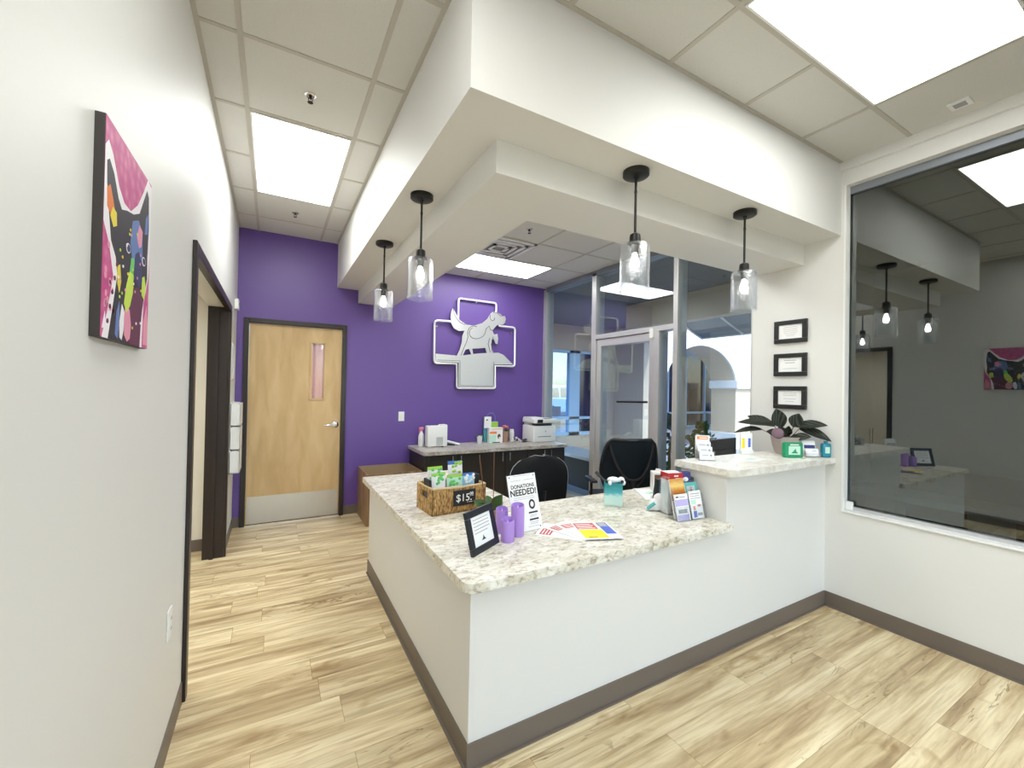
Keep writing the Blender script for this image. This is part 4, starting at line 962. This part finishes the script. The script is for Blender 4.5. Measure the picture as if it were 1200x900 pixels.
# (base, tip, half width) relative to the pot base, hint = the way the blade faces
leaves = [
    ((-.04, .06, .20), (-.085, .24, .265), .042, (-.7, -.5, .6), .02), ((-.02, .04, .21), (-.16, .27, .215), .046, (-.6, -.3, .8), .04), ((-.09, .12, .17), (-.16, .30, .13), .040, (-.5, -.2, .9), .05),
    ((.0, .03, .19), (-.03, .055, .33), .055, (-.85, -.5, .15), .0), ((.04, -.03, .20), (.06, -.06, .30), .052, (-.85, -.5, .2), .0),
    ((.05, -.03, .205), (.09, -.23, .225), .046, (-.7, -.3, .8), .03), ((.06, -.06, .19), (.10, -.25, .115), .042, (-.7, -.1, .8), .05),
    ((.0, .0, .12), (-.06, .02, .20), .040, (-.8, -.5, .4), .0), ((-.02, -.03, .125), (-.09, -.03, .15), .038, (-.6, -.5, .8), .01), ((.0, -.04, .12), (.02, -.16, .14), .036, (-.7, -.3, .6), .02),
    ((.0, .03, .13), (-.07, .10, .16), .038, (-.7, -.5, .6), .01), ((.02, .0, .13), (-.02, -.03, .21), .030, (-.8, -.5, .4), .0), ((.01, -.02, .12), (-.04, -.08, .14), .034, (-.8, -.5, .6), .01)]
for (b0, tp, w_, hint, sag) in leaves:
    m = MB(dleaf); broad(m, b0, tp, w_, hint, sag); m.build('leaf', t, True)
    m = MB(stake); m.tube([(b0[0] * .3, b0[1] * .3, .108), (b0[0] * .7, b0[1] * .7, .108 + (b0[2] - .108) * .6), b0], .0022, 5); m.build('stem', t)
m = MB(purp_leaf); m.xf = Matrix.Translation((-.105, .0, .155)) @ Matrix.Rotation(.6, 4, 'Z') @ Matrix.Rotation(.3, 4, 'Y'); m.ball((0, 0, 0), .040, 14, .25, 1, 1.0); m.build('leaf', t, True, label='curled leaf with a purple underside')

t = thing('wipes_pack', 'green pack with a white picture label on the raised counter', 'pack', (3.165, 1.600, ZR), math.radians(-30))
m = MB(green_c); m.box(-.062, .062, -.022, .022, 0, .105, .008, 3); m.build('pack_body', t); m = MB(mint_c); m.box(-.040, .040, -.0235, -.0225, .022, .082, 0); m.use(green_c); m.prism([(-.024, .032), (.024, .032), (.012, .045), (.006, .066), (-.006, .048)], -.0245, -.0235, 'y'); m.use(white_paper); m.box(-.03, .03, -.0235, -.0225, .088, .094); m.build('picture_label', t)
t = thing('card_dispenser', 'clear holder with white and purple cards between green pack and blue bottle', 'card holder', (3.325, 1.555, ZR), math.radians(-32))
m = MB(acrylic); m.box(-.048, .048, .03, .032, 0, .12); m.box(-.048, .048, -.03, -.028, 0, .03); m.box(-.048, .048, -.03, .032, 0, .002); m.box(-.048, -.046, -.03, .032, 0, .04); m.box(.046, .048, -.03, .032, 0, .04); m.build('clear_stand', t)
m = MB(white_paper); m.xf = Matrix.Rotation(-.2, 4, 'X'); m.box(-.044, .044, .012, .018, .002, .115); m.use(navy_c); m.box(-.035, .040, .0114, .012, .06, .085); m.use(white_paper); m.box(-.043, .043, -.016, -.008, .004, .058); m.use(greyink); m.box(-.0, .03, -.0165, -.016, .04, .043); m.build('cards', t)
t = thing('sanitiser_bottle', 'teal-blue pump bottle at the right end of the raised counter', 'bottle', (3.412, 1.505, ZR), math.radians(-30))
blue_b = mat('teal_blue_gel', (0.02, 0.25, 0.36), .2)
m = MB(blue_b); m.box(-.030, .030, -.018, .018, 0, .098, .010, 4); m.lathe([(.013, .096), (.013, .115), (0, .115)], seg=16); m.build('bottle_body', t, True)
m = MB(acrylic); m.lathe([(.010, .114), (.010, .128), (.004, .130), (.004, .145), (0, .145)], seg=12); m.box(-.022, .006, -.005, .005, .143, .151, .002); m.build('pump', t, True)
m = MB(mint_c); m.box(-.016, .016, -.0190, -.0182, .03, .075); m.build('label', t)

# monitor on staff desk
t = thing('computer_monitor', 'black computer monitor seen from behind beyond the raised counter', 'monitor', (3.10, 2.12, ZT), math.radians(6))
m = MB(black_p); m.box(-.26, .26, -.015, .020, .07, .385, .006); m.box(-.16, .16, -.035, -.014, .12, .30, .012); m.build('monitor_shell', t); m = MB(glass_dark); m.box(-.25, .25, .0202, .0212, .08, .375); m.build('screen', t)
m = MB(black_p); m.box(-.03, .03, -.03, -.01, .01, .15, .004); m.box(-.11, .11, -.07, .09, 0, .012, .004); m.build('stand', t)

# ------------------------------------------------------------------ office chairs
def chair(loc, rz, label, style):
    t = thing('office_chair', label, 'chair', loc, rz)      # back panel outer side faces local -Y
    m = MB(black_p)
    for k in range(5):
        a = k * 2 * PI / 5 + .3; m.tube([(0, 0, .10), (.28 * math.cos(a), .28 * math.sin(a), .075)], [.026, .018], 8)
    m.lathe([(.035, .07), (.035, .13), (.02, .14), (0, .14)], seg=14); m.build('star_base', t, True)
    for k in range(5):
        a = k * 2 * PI / 5 + .3; m = MB(black_p); x, y = .28 * math.cos(a), .28 * math.sin(a)
        m.xf = Matrix.Translation((x, y, .028)) @ Matrix.Rotation(a, 4, 'Z') @ Matrix.Rotation(PI / 2, 4, 'X')
        m.lathe([(0, -.022), (.028, -.022), (.028, .022), (0, .022)], seg=14); m.xf = Matrix(); m.tube([(x, y, .03), (x, y, .075)], .007, 6); m.build('caster', t, True)
    m = MB(chrome); m.tube([(0, 0, .13), (0, 0, .42)], .022, 12); m.build('gas_post', t, True)
    m = MB(black_f); m.box(-.25, .25, -.24, .25, .43, .50, .035, 4); m.build('seat', t, True)
    for s in (-1, 1):
        m = MB(black_p); m.tube([(s * .24, -.05, .45), (s * .30, -.05, .48), (s * .30, -.05, .64)], .014, 8); m.box(s * .30 - .03, s * .30 + .03, -.16, .10, .64, .665, .010); m.build('armrest', t, True)
    m = MB(black_p); m.tube([(0, -.16, .44), (0, -.29, .50), (0, -.315, .70)], [.03, .026, .02], 8); m.build('back_support', t, True)
    if style == 'solid':
        w, z0, h = .285, .52, .45
        def outline(u, v):
            zz = z0 + v * h; prof = (1 - max(0, (v - .55) / .45) ** 3.0 * .98) ** .5 if v > .55 else 1 - .10 * (.55 - v)
            x = (u - .5) * 2 * w * prof
            return (x, -.30 + .06 * (2 * (u - .5)) ** 2 - .02 * math.sin(v * PI), zz)
        m = MB(black_f); m.grid(outline, 16, 18, .035); m.build('backrest', t, True)
        m = MB(greyink); pts = [outline(0, v / 12) for v in range(13)] + [outline(u / 10, 1) for u in range(1, 10)] + [outline(1, 1 - v / 12) for v in range(13)]
        m.tube(pts, .0028, 6); m.build('piping', t, True)
    else:
        w, z0, h = .26, .50, .56
        def half(v): return w * (.55 + .45 * math.sin(min(1, v / .5) * PI / 2)) if v < .5 else w * (1 - .20 * ((v - .5) / .5) ** 1.7 - .12 * max(0, (v - .9) / .1) ** 2)
        def f(u, v): return ((u - .5) * 2 * half(v), -.29 + .07 * (2 * (u - .5)) ** 2 + .03 * math.sin(v * PI) - .05 * v, z0 + v * h)
        m = MB(mesh_f); m.grid(f, 14, 16, .006); m.build('mesh_back', t, True)
        rim = [f(0, v / 14) for v in range(15)] + [f(u / 10, 1) for u in range(1, 10)] + [f(1, 1 - v / 14) for v in range(15)] + [f(1 - u / 10, 0) for u in range(1, 10)]
        rim = [(x, y, z - (.0)) for x, y, z in rim]
        m = MB(black_p); m.tube(rim, .016, 8, closed=True); m.build('back_frame', t, True)
        m = MB(black_p)
        arc = [(.88 * half(.45 + .5 * abs(q - .5) * 2 * .9) * (q - .5) * 2, -.335 + .06 * (2 * (q - .5)) ** 2, z0 + h * (.36 + .55 * (abs(q - .5) * 2) ** 2.2)) for q in [i / 20 for i in range(21)]]
        m.tube(arc, .014, 8); m.tube([(0, -.33, .62), (0, -.335, z0 + h * .36)], .03, 8)
        m.mats = [black_f]; m.tube([(0, -.33, .60), (-.10, -.33, z0 + h * .40)], .012, 8); m.tube([(0, -.33, .60), (.10, -.33, z0 + h * .40)], .012, 8); m.build('lumbar_yoke', t, True)
    return t
chair((1.86, 3.08, 0), math.radians(2), 'black office chair with a solid rounded back, left behind the counter', 'solid')
chair((2.93, 3.02, 0), math.radians(-25), 'black mesh-back office chair in front of the glass door', 'mesh')

# ------------------------------------------------------------------ things on the back counter
t = thing('spray_bottle', 'white spray bottle with pink trigger at the left end of back worktop', 'spray bottle', (1.600, 5.08, ZB), math.radians(20))
m = MB(white_p); m.lathe([(0, 0), (.034, 0), (.036, .01), (.036, .12), (.03, .15), (.015, .175), (.015, .19), (0, .19)], seg=20); m.build('bottle_body', t, True)
m = MB(mat('pink_trigger', (.75, .25, .35), .4)); m.box(-.035, .03, -.012, .012, .205, .235, .006); m.tube([(-.028, 0, .21), (-.036, 0, .17)], .004, 6); m.lathe([(.016, .185), (.016, .207), (0, .207)], seg=12); m.build('trigger_head', t, True)
t = thing('label_printer', 'white boxy unit with a grey square label beside the spray bottle', 'box', (1.755, 4.965, ZB), math.radians(-3))
m = MB(white_p); m.box(-.125, .125, -.055, .075, .008, .258, .012, 3); m.box(.04, .125, -.05, .07, .25, .272, .008); m.box(-.1, -.07, -.04, .05, 0, .01); m.box(.07, .1, -.04, .05, 0, .01); m.build('housing', t, True)
m = MB(alum); m.box(-.015, .065, -.057, -.055, .02, .125); m.build('grey_label', t); m = MB(black_p); m.box(.05, .08, -.05, -.03, 0, .012); m.build('foot', t)
t = thing('label_scanner', 'low white handset lying on the back worktop right of the boxy unit', 'handset', (1.995, 5.03, ZB), math.radians(-20))
m = MB(white_p); m.xf = Matrix.Rotation(.25, 4, 'Y'); m.box(-.085, .085, -.03, .03, .018, .045, .012, 3); m.build('handset', t, True); m = MB(black_p); m.box(-.07, .03, -.025, .025, 0, .02, .004); m.build('cradle', t)
t = thing('potted_succulent', 'small white pot with a dark green sprig on the back worktop', 'plant', (2.385, 5.06, ZB))
m = MB(white_p); m.lathe([(0, 0), (.030, 0), (.038, .105), (.034, .105), (.030, .095), (0, .095)], seg=20); m.build('pot', t, True)
for k in range(6): m = MB(green_leaf); leafmesh(m, (-.01, 0, .095), 2.2 + k * .9, .07, .018, .05, .05, 8); m.build('leaf', t, True)
t = thing('medicine_box', 'tall white and teal carton standing behind the orange-striped box', 'carton', (2.545, 5.165, ZB), math.radians(-8))
m = MB(teal_c); m.box(-.05, .05, -.022, .022, 0, .34, .002); m.use(white_paper); m.box(-.05, .05, -.0225, .0225, .19, .342); m.use(ink); m.ball((-.01, -.023, .30), .014, 8, 1, .1, .7); m.use(P_blue); m.box(-.04, .04, -.0235, -.0225, .15, .185); m.build('carton', t)
t = thing('treat_bag', 'green-topped treat bag behind the orange-striped box', 'bag', (2.645, 5.15, ZB), math.radians(-8))
m = MB(skyblue_c); m.box(-.05, .05, -.016, .016, 0, .275, .008); m.use(lime_c); m.box(-.049, .049, -.0175, .0175, .19, .272); m.use(mint_c); m.box(-.04, .04, -.018, -.016, .08, .17); m.build('bag', t)
t = thing('wire_stand', 'thin blue-grey wire display loop behind the cartons', 'stand', (2.62, 5.195, ZB))
m = MB(mat('blue_wire', (.25, .28, .6), .4)); m.tube([(-.06, 0, 0), (-.06, 0, .36), (-.03, 0, .39), (.03, 0, .385), (.06, 0, .34), (.06, 0, 0)], .004, 6); m.build('wire_loop', t, True)
t = thing('medicine_box', 'white carton with an orange stripe and dog picture on back worktop', 'carton', (2.60, 5.035, ZB), math.radians(-4))
m = MB(white_paper); m.box(-.098, .098, -.035, .035, 0, .205, .002); m.build('carton', t)
m = MB(orange_c); m.box(-.090, .01, -.0362, -.035, .125, .155); m.box(-.06, .09, -.0362, -.035, .185, .192); m.use(mint_c); m.box(-.095, .0, -.0358, -.035, .01, .11); m.build('orange_stripe', t)
m = MB(stake); m.ball((.045, -.036, .09), .030, 10, .8, .08, 1.1); m.use(white_paper); m.ball((.05, -.037, .075), .015, 8, .9, .1, 1); m.use(ink); m.box(-.05, .06, -.0364, -.035, .004, .015); m.build('dog_picture', t)
t = thing('flower_pot', 'tan pot of pink flowers on the back worktop left of the printer', 'flowers', (2.775, 5.08, ZB))
m = MB(terra); m.lathe([(0, 0), (.045, 0), (.056, .13), (.060, .15), (.052, .15), (.048, .135), (0, .135)], seg=22); m.build('pot', t, True)
m = MB(pink_c)
for k in range(16): a = k * 2.4; r = .05 * math.sqrt(k / 16); m.ball((r * math.cos(a), r * math.sin(a), .175 + .03 * random.random() + .02 * (1 - k / 16)), .017, 7, 1, 1, .8)
m.use(green_leaf)
for k in range(8): a = k * .8; m.ball((.045 * math.cos(a), .045 * math.sin(a), .158), .015, 6, 1, 1, .5)
m.build('blossoms', t, True)
t = thing('pill_bottle', 'plain white bottle between the flower pot and the printer', 'bottle', (2.905, 5.12, ZB))
m = MB(white_p); m.lathe([(0, 0), (.034, 0), (.034, .13), (.025, .14), (0, .14)], seg=18); m.use(white_paper); m.lathe([(.030, .138), (.030, .165), (0, .165)], seg=18); m.build('bottle_body', t, True)
t = thing('figurine', 'small black and white animal figurine in front of the white bottle', 'figurine', (2.935, 5.00, ZB), -.4)
m = MB(white_p); m.ball((0, 0, .026), .026, 12, 1.4, .9, 1); m.ball((-.022, -.01, .060), .018, 10); m.ball((.035, 0, .012), .012, 8, 1.3, 1, 1); m.build('body', t, True); m = MB(ink); m.ball((-.008, -.014, .030), .018, 10, 1, .8, .9); m.ball((-.022, -.01, .076), .010, 8, 1.2, 1, .6); m.build('dark_patches', t, True)
t = thing('figurine', 'small cream figurine below the pink flowers', 'figurine', (2.845, 4.985, ZB), .2)
m = MB(cream); m.ball((0, 0, .024), .024, 10, 1, .9, 1); m.ball((0, -.004, .052), .015, 8); m.build('body', t, True); m = MB(ink); m.ball((.004, -.004, .066), .010, 8, 1.1, 1, .5); m.build('hat', t, True)
t = thing('stapler', 'dark purple stapler lying left of the printer', 'stapler', (3.025, 4.97, ZB), math.radians(35))
m = MB(mat('purple_plastic', (.06, .03, .10), .35)); m.box(-.055, .055, -.016, .016, .018, .045, .008, 3); m.build('top_arm', t, True); m = MB(black_p); m.box(-.055, .055, -.018, .018, 0, .012, .003); m.build('base', t)

t = thing('laser_printer', 'white multifunction laser printer at the right end of back worktop', 'printer', (3.09, 4.84, ZB))
m = MB(white_p); m.box(0, .365, 0, .30, .004, .225, .010, 3); m.build('printer_body', t, True)
m = MB(white_p); m.box(-.004, .39, -.01, .30, .262, .320, .012, 3); m.box(.0, .20, .05, .29, .318, .338, .008); m.box(.02, .12, .14, .29, .222, .264); m.build('scanner_unit', t, True)
m = MB(black_p); m.box(.06, .31, .02, .29, .224, .263); m.build('output_recess', t)
m = MB(black_p); m.xf = Matrix.Translation((.09, -.012, .268)) @ Matrix.Rotation(.3, 4, 'X'); m.box(-.042, .042, -.006, .004, 0, .050, .003); m.build('control_screen', t)
m = MB(mat('tray_shadow', (.10, .10, .11), .5)); m.box(.07, .285, -.0015, .004, .075, .083); m.box(.18, .32, .0, .10, .3205, .3215); m.build('tray_slot', t)
m = MB(greyink); m.xf = Matrix.Translation((.195, -.0006, .150)) @ Matrix.Rotation(PI / 2, 4, 'X'); m.lathe([(0, 0), (.011, 0), (.011, .0012), (0, .0012)], seg=20); m.xf = Matrix(); m.use(white_paper)
m.box(.1905, .1918, -.0024, -.0012, .143, .159); m.box(.1945, .1958, -.0024, -.0012, .141, .153); m.box(.1988, .2000, -.0024, -.0012, .143, .153); m.build('round_logo', t)
m = MB(white_p); m.xf = Matrix.Translation((.39, .02, .292)); m.box(0, .085, .02, .24, -.006, .004, .003); m.build('side_tray', t)

# ------------------------------------------------------------------ beyond the tinted window: an unlit room with a stone bench
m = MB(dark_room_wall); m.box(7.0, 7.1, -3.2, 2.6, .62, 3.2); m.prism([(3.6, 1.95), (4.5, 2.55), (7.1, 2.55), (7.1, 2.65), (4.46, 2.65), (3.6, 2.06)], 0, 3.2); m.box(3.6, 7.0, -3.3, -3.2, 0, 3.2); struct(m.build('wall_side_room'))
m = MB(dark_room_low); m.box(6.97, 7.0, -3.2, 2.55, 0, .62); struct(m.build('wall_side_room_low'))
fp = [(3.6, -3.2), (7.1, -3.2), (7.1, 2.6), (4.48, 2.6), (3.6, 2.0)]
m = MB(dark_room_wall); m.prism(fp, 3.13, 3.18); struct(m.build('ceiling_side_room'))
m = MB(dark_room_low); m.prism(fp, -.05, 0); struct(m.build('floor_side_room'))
t = thing('stone_bench', 'long grey stone bench dimly seen through the tinted window', 'bench', (6.0, .73, 0))
m = MB(bench_m); m.box(-.22, .22, -1.72, 1.72, .38, .46, .01); m.build('bench_seat', t)
for y in (-1.3, -.4, .52, 1.32): m = MB(bench_m); m.box(-.14, .14, y - .13, y + .13, 0, .38, .01); m.build('leg', t)

# ------------------------------------------------------------------ outside, beyond the storefront
m = MB(ext_floor); m.prism([(3.62, 2.0), (4.48, 2.6), (30, 2.6), (30, 9), (3.62, 9)], -.06, -.01); struct(m.build('floor_walkway'))
m = MB(asphalt); m.box(-4, 40, 9.0, 60, -.08, -.03); m.box(30, 60, -20, 9, -.08, -.03); m.box(-30, 40, -40, YB - .15, -.08, -.03); struct(m.build('ground'))
m = MB(ext_ceil); m.prism([(3.62, 2.06), (4.46, 2.66), (5.6, 2.66), (5.6, 5.6), (3.62, 5.6)], 3.02, 3.12); m.box(3.62, 7.75, 5.6, 8.2, 3.02, 3.12); struct(m.build('ceiling_walkway'))  # far stretch extended to keep the sun off the walkway floor
m = MB(stucco_t); m.box(5.5, 5.7, 2.66, 5.6, 2.60, 3.3); struct(m.build('trim_3'))
# far shop front straight ahead (windows at Y=8)
bl = thing('shop_building', 'tan shop front with pale blue window frames beyond the far-left glass panel', 'building', (0, 8.0, 0))
m = MB(stucco_t); m.box(4.0, 7.4, 0, .25, 2.42, 3.4); m.box(4.0, 5.45, 0, .25, 0, 2.42); m.box(5.45, 7.4, 0, .25, 0, .42); m.build('wall', bl)
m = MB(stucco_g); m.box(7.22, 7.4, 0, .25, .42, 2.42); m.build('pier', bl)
m = MB(frame_blue)
for x, w in ((5.45, .07), (6.06, .30), (6.90, .07), (7.15, .07)): m.box(x, x + w, -.04, .1, .42, 2.42)
m.box(5.45, 7.2, -.04, .1, .42, .50); m.box(5.45, 7.2, -.04, .1, .80, .86); m.box(5.45, 7.2, -.04, .1, 2.36, 2.42); m.build('window_frame', bl)
m = MB(tint_car); m.box(5.5, 6.08, .02, .03, .5, 2.38); m.build('pane', bl)
m = MB(dk_int); m.box(6.34, 7.18, .02, .03, .5, 2.38); m.build('dark_pane', bl)
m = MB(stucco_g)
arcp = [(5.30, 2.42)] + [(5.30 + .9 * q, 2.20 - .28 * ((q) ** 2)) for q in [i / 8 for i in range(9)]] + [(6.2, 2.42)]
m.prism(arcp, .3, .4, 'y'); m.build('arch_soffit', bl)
m = MB(dk_int); m.box(5.3, 7.3, 2.0, 2.05, 0, 1.0); m.build('display_base', bl)
# grey recess walls seen through the glass door
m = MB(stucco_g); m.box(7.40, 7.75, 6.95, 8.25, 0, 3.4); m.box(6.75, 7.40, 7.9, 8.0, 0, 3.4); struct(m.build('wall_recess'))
m = MB(frame_blue); m.box(7.78, 8.05, 6.9, 7.1, 0, 3.2); struct(m.build('trim_4'))
# arcade building with arch at Y=6.8
ar = thing('arcade_building', 'sunlit white arcade building with an arch beyond the right glass panel', 'building', (0, 6.8, 0))
ax0, ax1, az, apex = 7.95, 10.70, 1.60, 2.66
arch = [(ax0 + (ax1 - ax0) * (1 - math.cos(a * PI / 20)) / 2, az + (apex - az) * math.sin(a * PI / 20)) for a in range(21)]
m = MB(stucco_w)
# wall above the arch as quads, extruded
for (p, q) in zip(arch, arch[1:]): m.prism([p, q, (q[0], 4.6), (p[0], 4.6)], 0, .05, 'y')
m.box(ax1, 14.0, 0, .05, 1.84, 4.6); m.box(7.75, ax0, 0, .05, az, 4.6); m.build('upper_wall', ar)
m = MB(stucco_t)
for (p, q) in zip(arch, arch[1:]): m.prism([p, q, (q[0], q[1] + .3), (p[0], p[1] + .3)], .05, .75, 'y')
m.box(ax1, 11.5, .03, .75, 0, 1.84); m.box(11.5, 14.0, 0.05, .75, 0, 1.6); m.build('arch_reveal', ar)
m = MB(stucco_w); m.box(ax1 - .06, 14.0, -.06, .80, 1.60, 1.83, .03); m.build('capital', ar)
m = MB(stucco_w); m.box(ax1 - .08, 14, -.05, .8, 0, .42, .01); m.build('plinth', ar)
m = MB(stucco_w); m.box(7.6, 14, 2.2, 2.3, 2.62, 3.6); m.box(7.6, 14, 2.2, 2.3, 0, .35); m.build('inner_wall', ar)
m = MB(frame_blue)
for x, w in ((8.1, .08), (8.75, .08), (9.6, .30), (10.55, .05), (11.35, .08), (12.3, .05)): m.box(x, x + w, 2.12, 2.2, .35, 2.62)
m.box(7.6, 13, 2.12, 2.2, .35, .42); m.box(7.6, 13, 2.12, 2.2, .80, .86); m.build('window_frame', ar)
m = MB(dk_int); m.box(7.6, 14, 2.20, 2.22, .35, 2.62); m.build('dark_pane', ar)
m = MB(ext_ceil); m.box(7.6, 14, .75, 2.3, 3.0, 3.1); m.build('arcade_ceiling', ar)
# awning beyond the beam
aw = thing('awning', 'grey ribbed awning outside above the arch', 'awning', (0, 0, 0))
m = MB(mat('grey_awning', (.20, .23, .24), .7)); m.prism([(6.2, 2.78), (6.95, 2.50), (6.95, 2.53), (6.2, 2.81)], 2.7, 5.1, 'y'); m.build('canvas', aw)
m = MB(white_p)
for y in (2.7, 3.5, 4.3, 5.1): m.tube([(6.2, y, 2.77), (6.95, y, 2.49)], .02, 6)
m.tube([(6.95, 2.7, 2.50), (6.95, 5.1, 2.50)], .02, 6); m.tube([(6.2, 2.7, 2.78), (6.2, 5.1, 2.78)], .02, 6); m.build('rib', aw)
m = MB(white_p); m.tube([(6.2, 2.75, 2.78), (6.2, 2.75, -.01)], .03, 8); m.tube([(6.2, 2.75, 2.78), (5.6, 2.75, 2.9)], .02, 6); m.build('post', aw)
# bench by the left panel
t = thing('stone_bench', 'dark bench with a pale slab top outside the far-left glass panel', 'bench', (4.35, 5.2, 0))
m = MB(bench_m); m.box(-.28, .28, -.75, .75, .44, .50, .01); m.build('bench_seat', t)
for y in (-.55, .55): m = MB(black_p); m.box(-.24, .24, y - .1, y + .1, -.01, .44, .01); m.build('leg', t)
m = MB(black_p); m.box(-.22, .22, -.45, .45, -.01, .44); m.build('plinth', t)  # black block stands in for the dark void under the slab
# shrub
def shrub(loc, h, r, label):
    t = thing('shrub', label, 'shrub', loc)
    m = MB(stake); m.tube([(0, 0, 0), (.02, .01, h * .6)], .02, 6); m.build('stem', t)
    m = MB(shrub_m)
    for k in range(420):
        a = random.uniform(0, 2 * PI); zz = random.uniform(.08, 1) * h; rr = r * math.sin(PI * min(.98, zz / h * .8 + .15)) * random.uniform(.4, 1)
        p = Vector((rr * math.cos(a), rr * math.sin(a), zz)); d = Vector((random.uniform(-1, 1), random.uniform(-1, 1), random.uniform(-.2, 1))).normalized() * .09; s_ = d.cross(Vector((random.random(), random.random(), .3))).normalized() * .03
        m.poly([p, p + d * .5 + s_, p + d, p + d * .5 - s_])
    m.build('foliage', t)
shrub((4.95, 4.15, -.01), 1.15, .28, 'leafy green shrub outside beside the glass door sidelight')
shrub((5.95, 4.36, -.01), 1.0, .26, 'leafy green shrub outside behind the business card holder')
# cars
def car(loc, rz, label, paint):
    t = thing('parked_car', label, 'car', loc, rz)
    prof = [(-2.3, .35), (-2.32, .85), (-2.1, 1.05), (-1.95, 1.6), (-1.6, 1.75), (.3, 1.75), (1.15, 1.12), (2.1, 1.0), (2.35, .8), (2.35, .35)]
    m = MB(paint); m.prism(prof, -.9, .9, 'y'); o = m.build('body', t); md = o.modifiers.new('b', 'BEVEL'); md.width = .06; md.segments = 2
    m = MB(glass_dark)
    for s in (-.905, .89): m.prism([(-1.8, 1.1), (-1.75, 1.55), (-1.0, 1.62), (-.9, 1.1)], s, s + .015, 'y'); m.prism([(-.8, 1.1), (-.85, 1.62), (.2, 1.62), (.9, 1.12)], s, s + .015, 'y')
    m.prism([(.42, 1.70), (1.12, 1.16), (1.16, 1.18), (.46, 1.72)], -.75, .75, 'y'); m.build('windows', t)
    for x in (-1.45, 1.5):
        for s in (-.85, .85):
            m = MB(black_p); m.xf = Matrix.Translation((x, s, .36)) @ Matrix.Rotation(PI / 2, 4, 'X'); m.lathe([(0, -.12), (.36, -.12), (.36, .12), (0, .12)], seg=20); m.use(alum); m.lathe([(0, -.13), (.2, -.13), (.2, .13), (0, .13)], seg=14); m.build('wheel', t)
car((13.5, 18.5, -.03), .1, 'white car parked beyond the far-left glass panel', car_w)
car((15.5, 24.0, -.03), .2, 'silver car parked farther off behind the white car', alum)
# low far skyline trees
for k, (x, y, h) in enumerate(((18, 34, 4.0), (24, 36, 5.0), (30, 38, 4.5))):
    t = thing('distant_tree', ['leftmost distant tree beyond the parking lot', 'middle distant tree beyond the parking lot', 'rightmost distant tree beyond the parking lot'][k], 'tree', (x, y, 0))
    m = MB(shrub_m)
    for q in range(9): m.ball((random.uniform(-2.5, 2.5), random.uniform(-1, 1), h * random.uniform(.4, .8)), random.uniform(1.0, 1.6), 8)
    m.build('crown', t); m = MB(stake); m.tube([(0, 0, -.05), (0, 0, h * .6)], .2, 8); m.build('trunk', t)

# ------------------------------------------------------------------ world, sun, camera
w = bpy.data.worlds.new('World'); SC.world = w; w.use_nodes = True; nt = w.node_tree
bg = nt.nodes['Background']; sky = nt.nodes.new('ShaderNodeTexSky'); sky.sky_type = 'NISHITA'; sky.sun_disc = False; sky.sun_elevation = math.radians(50); sky.sun_rotation = math.radians(200)
nt.links.new(sky.outputs[0], bg.inputs[0]); bg.inputs[1].default_value = .5
sd = bpy.data.lights.new('sun', 'SUN'); sd.energy = 3.0; sd.angle = .01; sd.color = (1, .96, .9)
so = bpy.data.objects.new('sun', sd); COL.objects.link(so)
dirv = Vector((-.25, .75, -.95)); so.rotation_euler = dirv.to_track_quat('-Z', 'Y').to_euler(); so.location = (6, -6, 12)

cd = bpy.data.cameras.new('Camera'); cd.sensor_fit = 'HORIZONTAL'; cd.sensor_width = 36; cd.lens = 494.2 / 1200 * 36; cd.clip_start = .02; cd.clip_end = 300
co = bpy.data.objects.new('Camera', cd); COL.objects.link(co)
R = Vector((0.8702071946068974, -0.4923150380791365, 0.019113914709747947)); U = Vector((-0.02170445366735702, 0.00045100872076089295, 0.999764328870627)); F = Vector((0.49220763418032715, 0.8704169689707757, 0.010292957900095143))
M = Matrix((R, U, -F)).transposed().to_4x4(); M.translation = Vector((0, 0, 1.5)); co.matrix_world = M
SC.camera = co
vs = SC.view_settings; vs.view_transform = 'Standard'; vs.look = 'None'; vs.exposure = 0.57; vs.gamma = 1; vs.use_curve_mapping = False
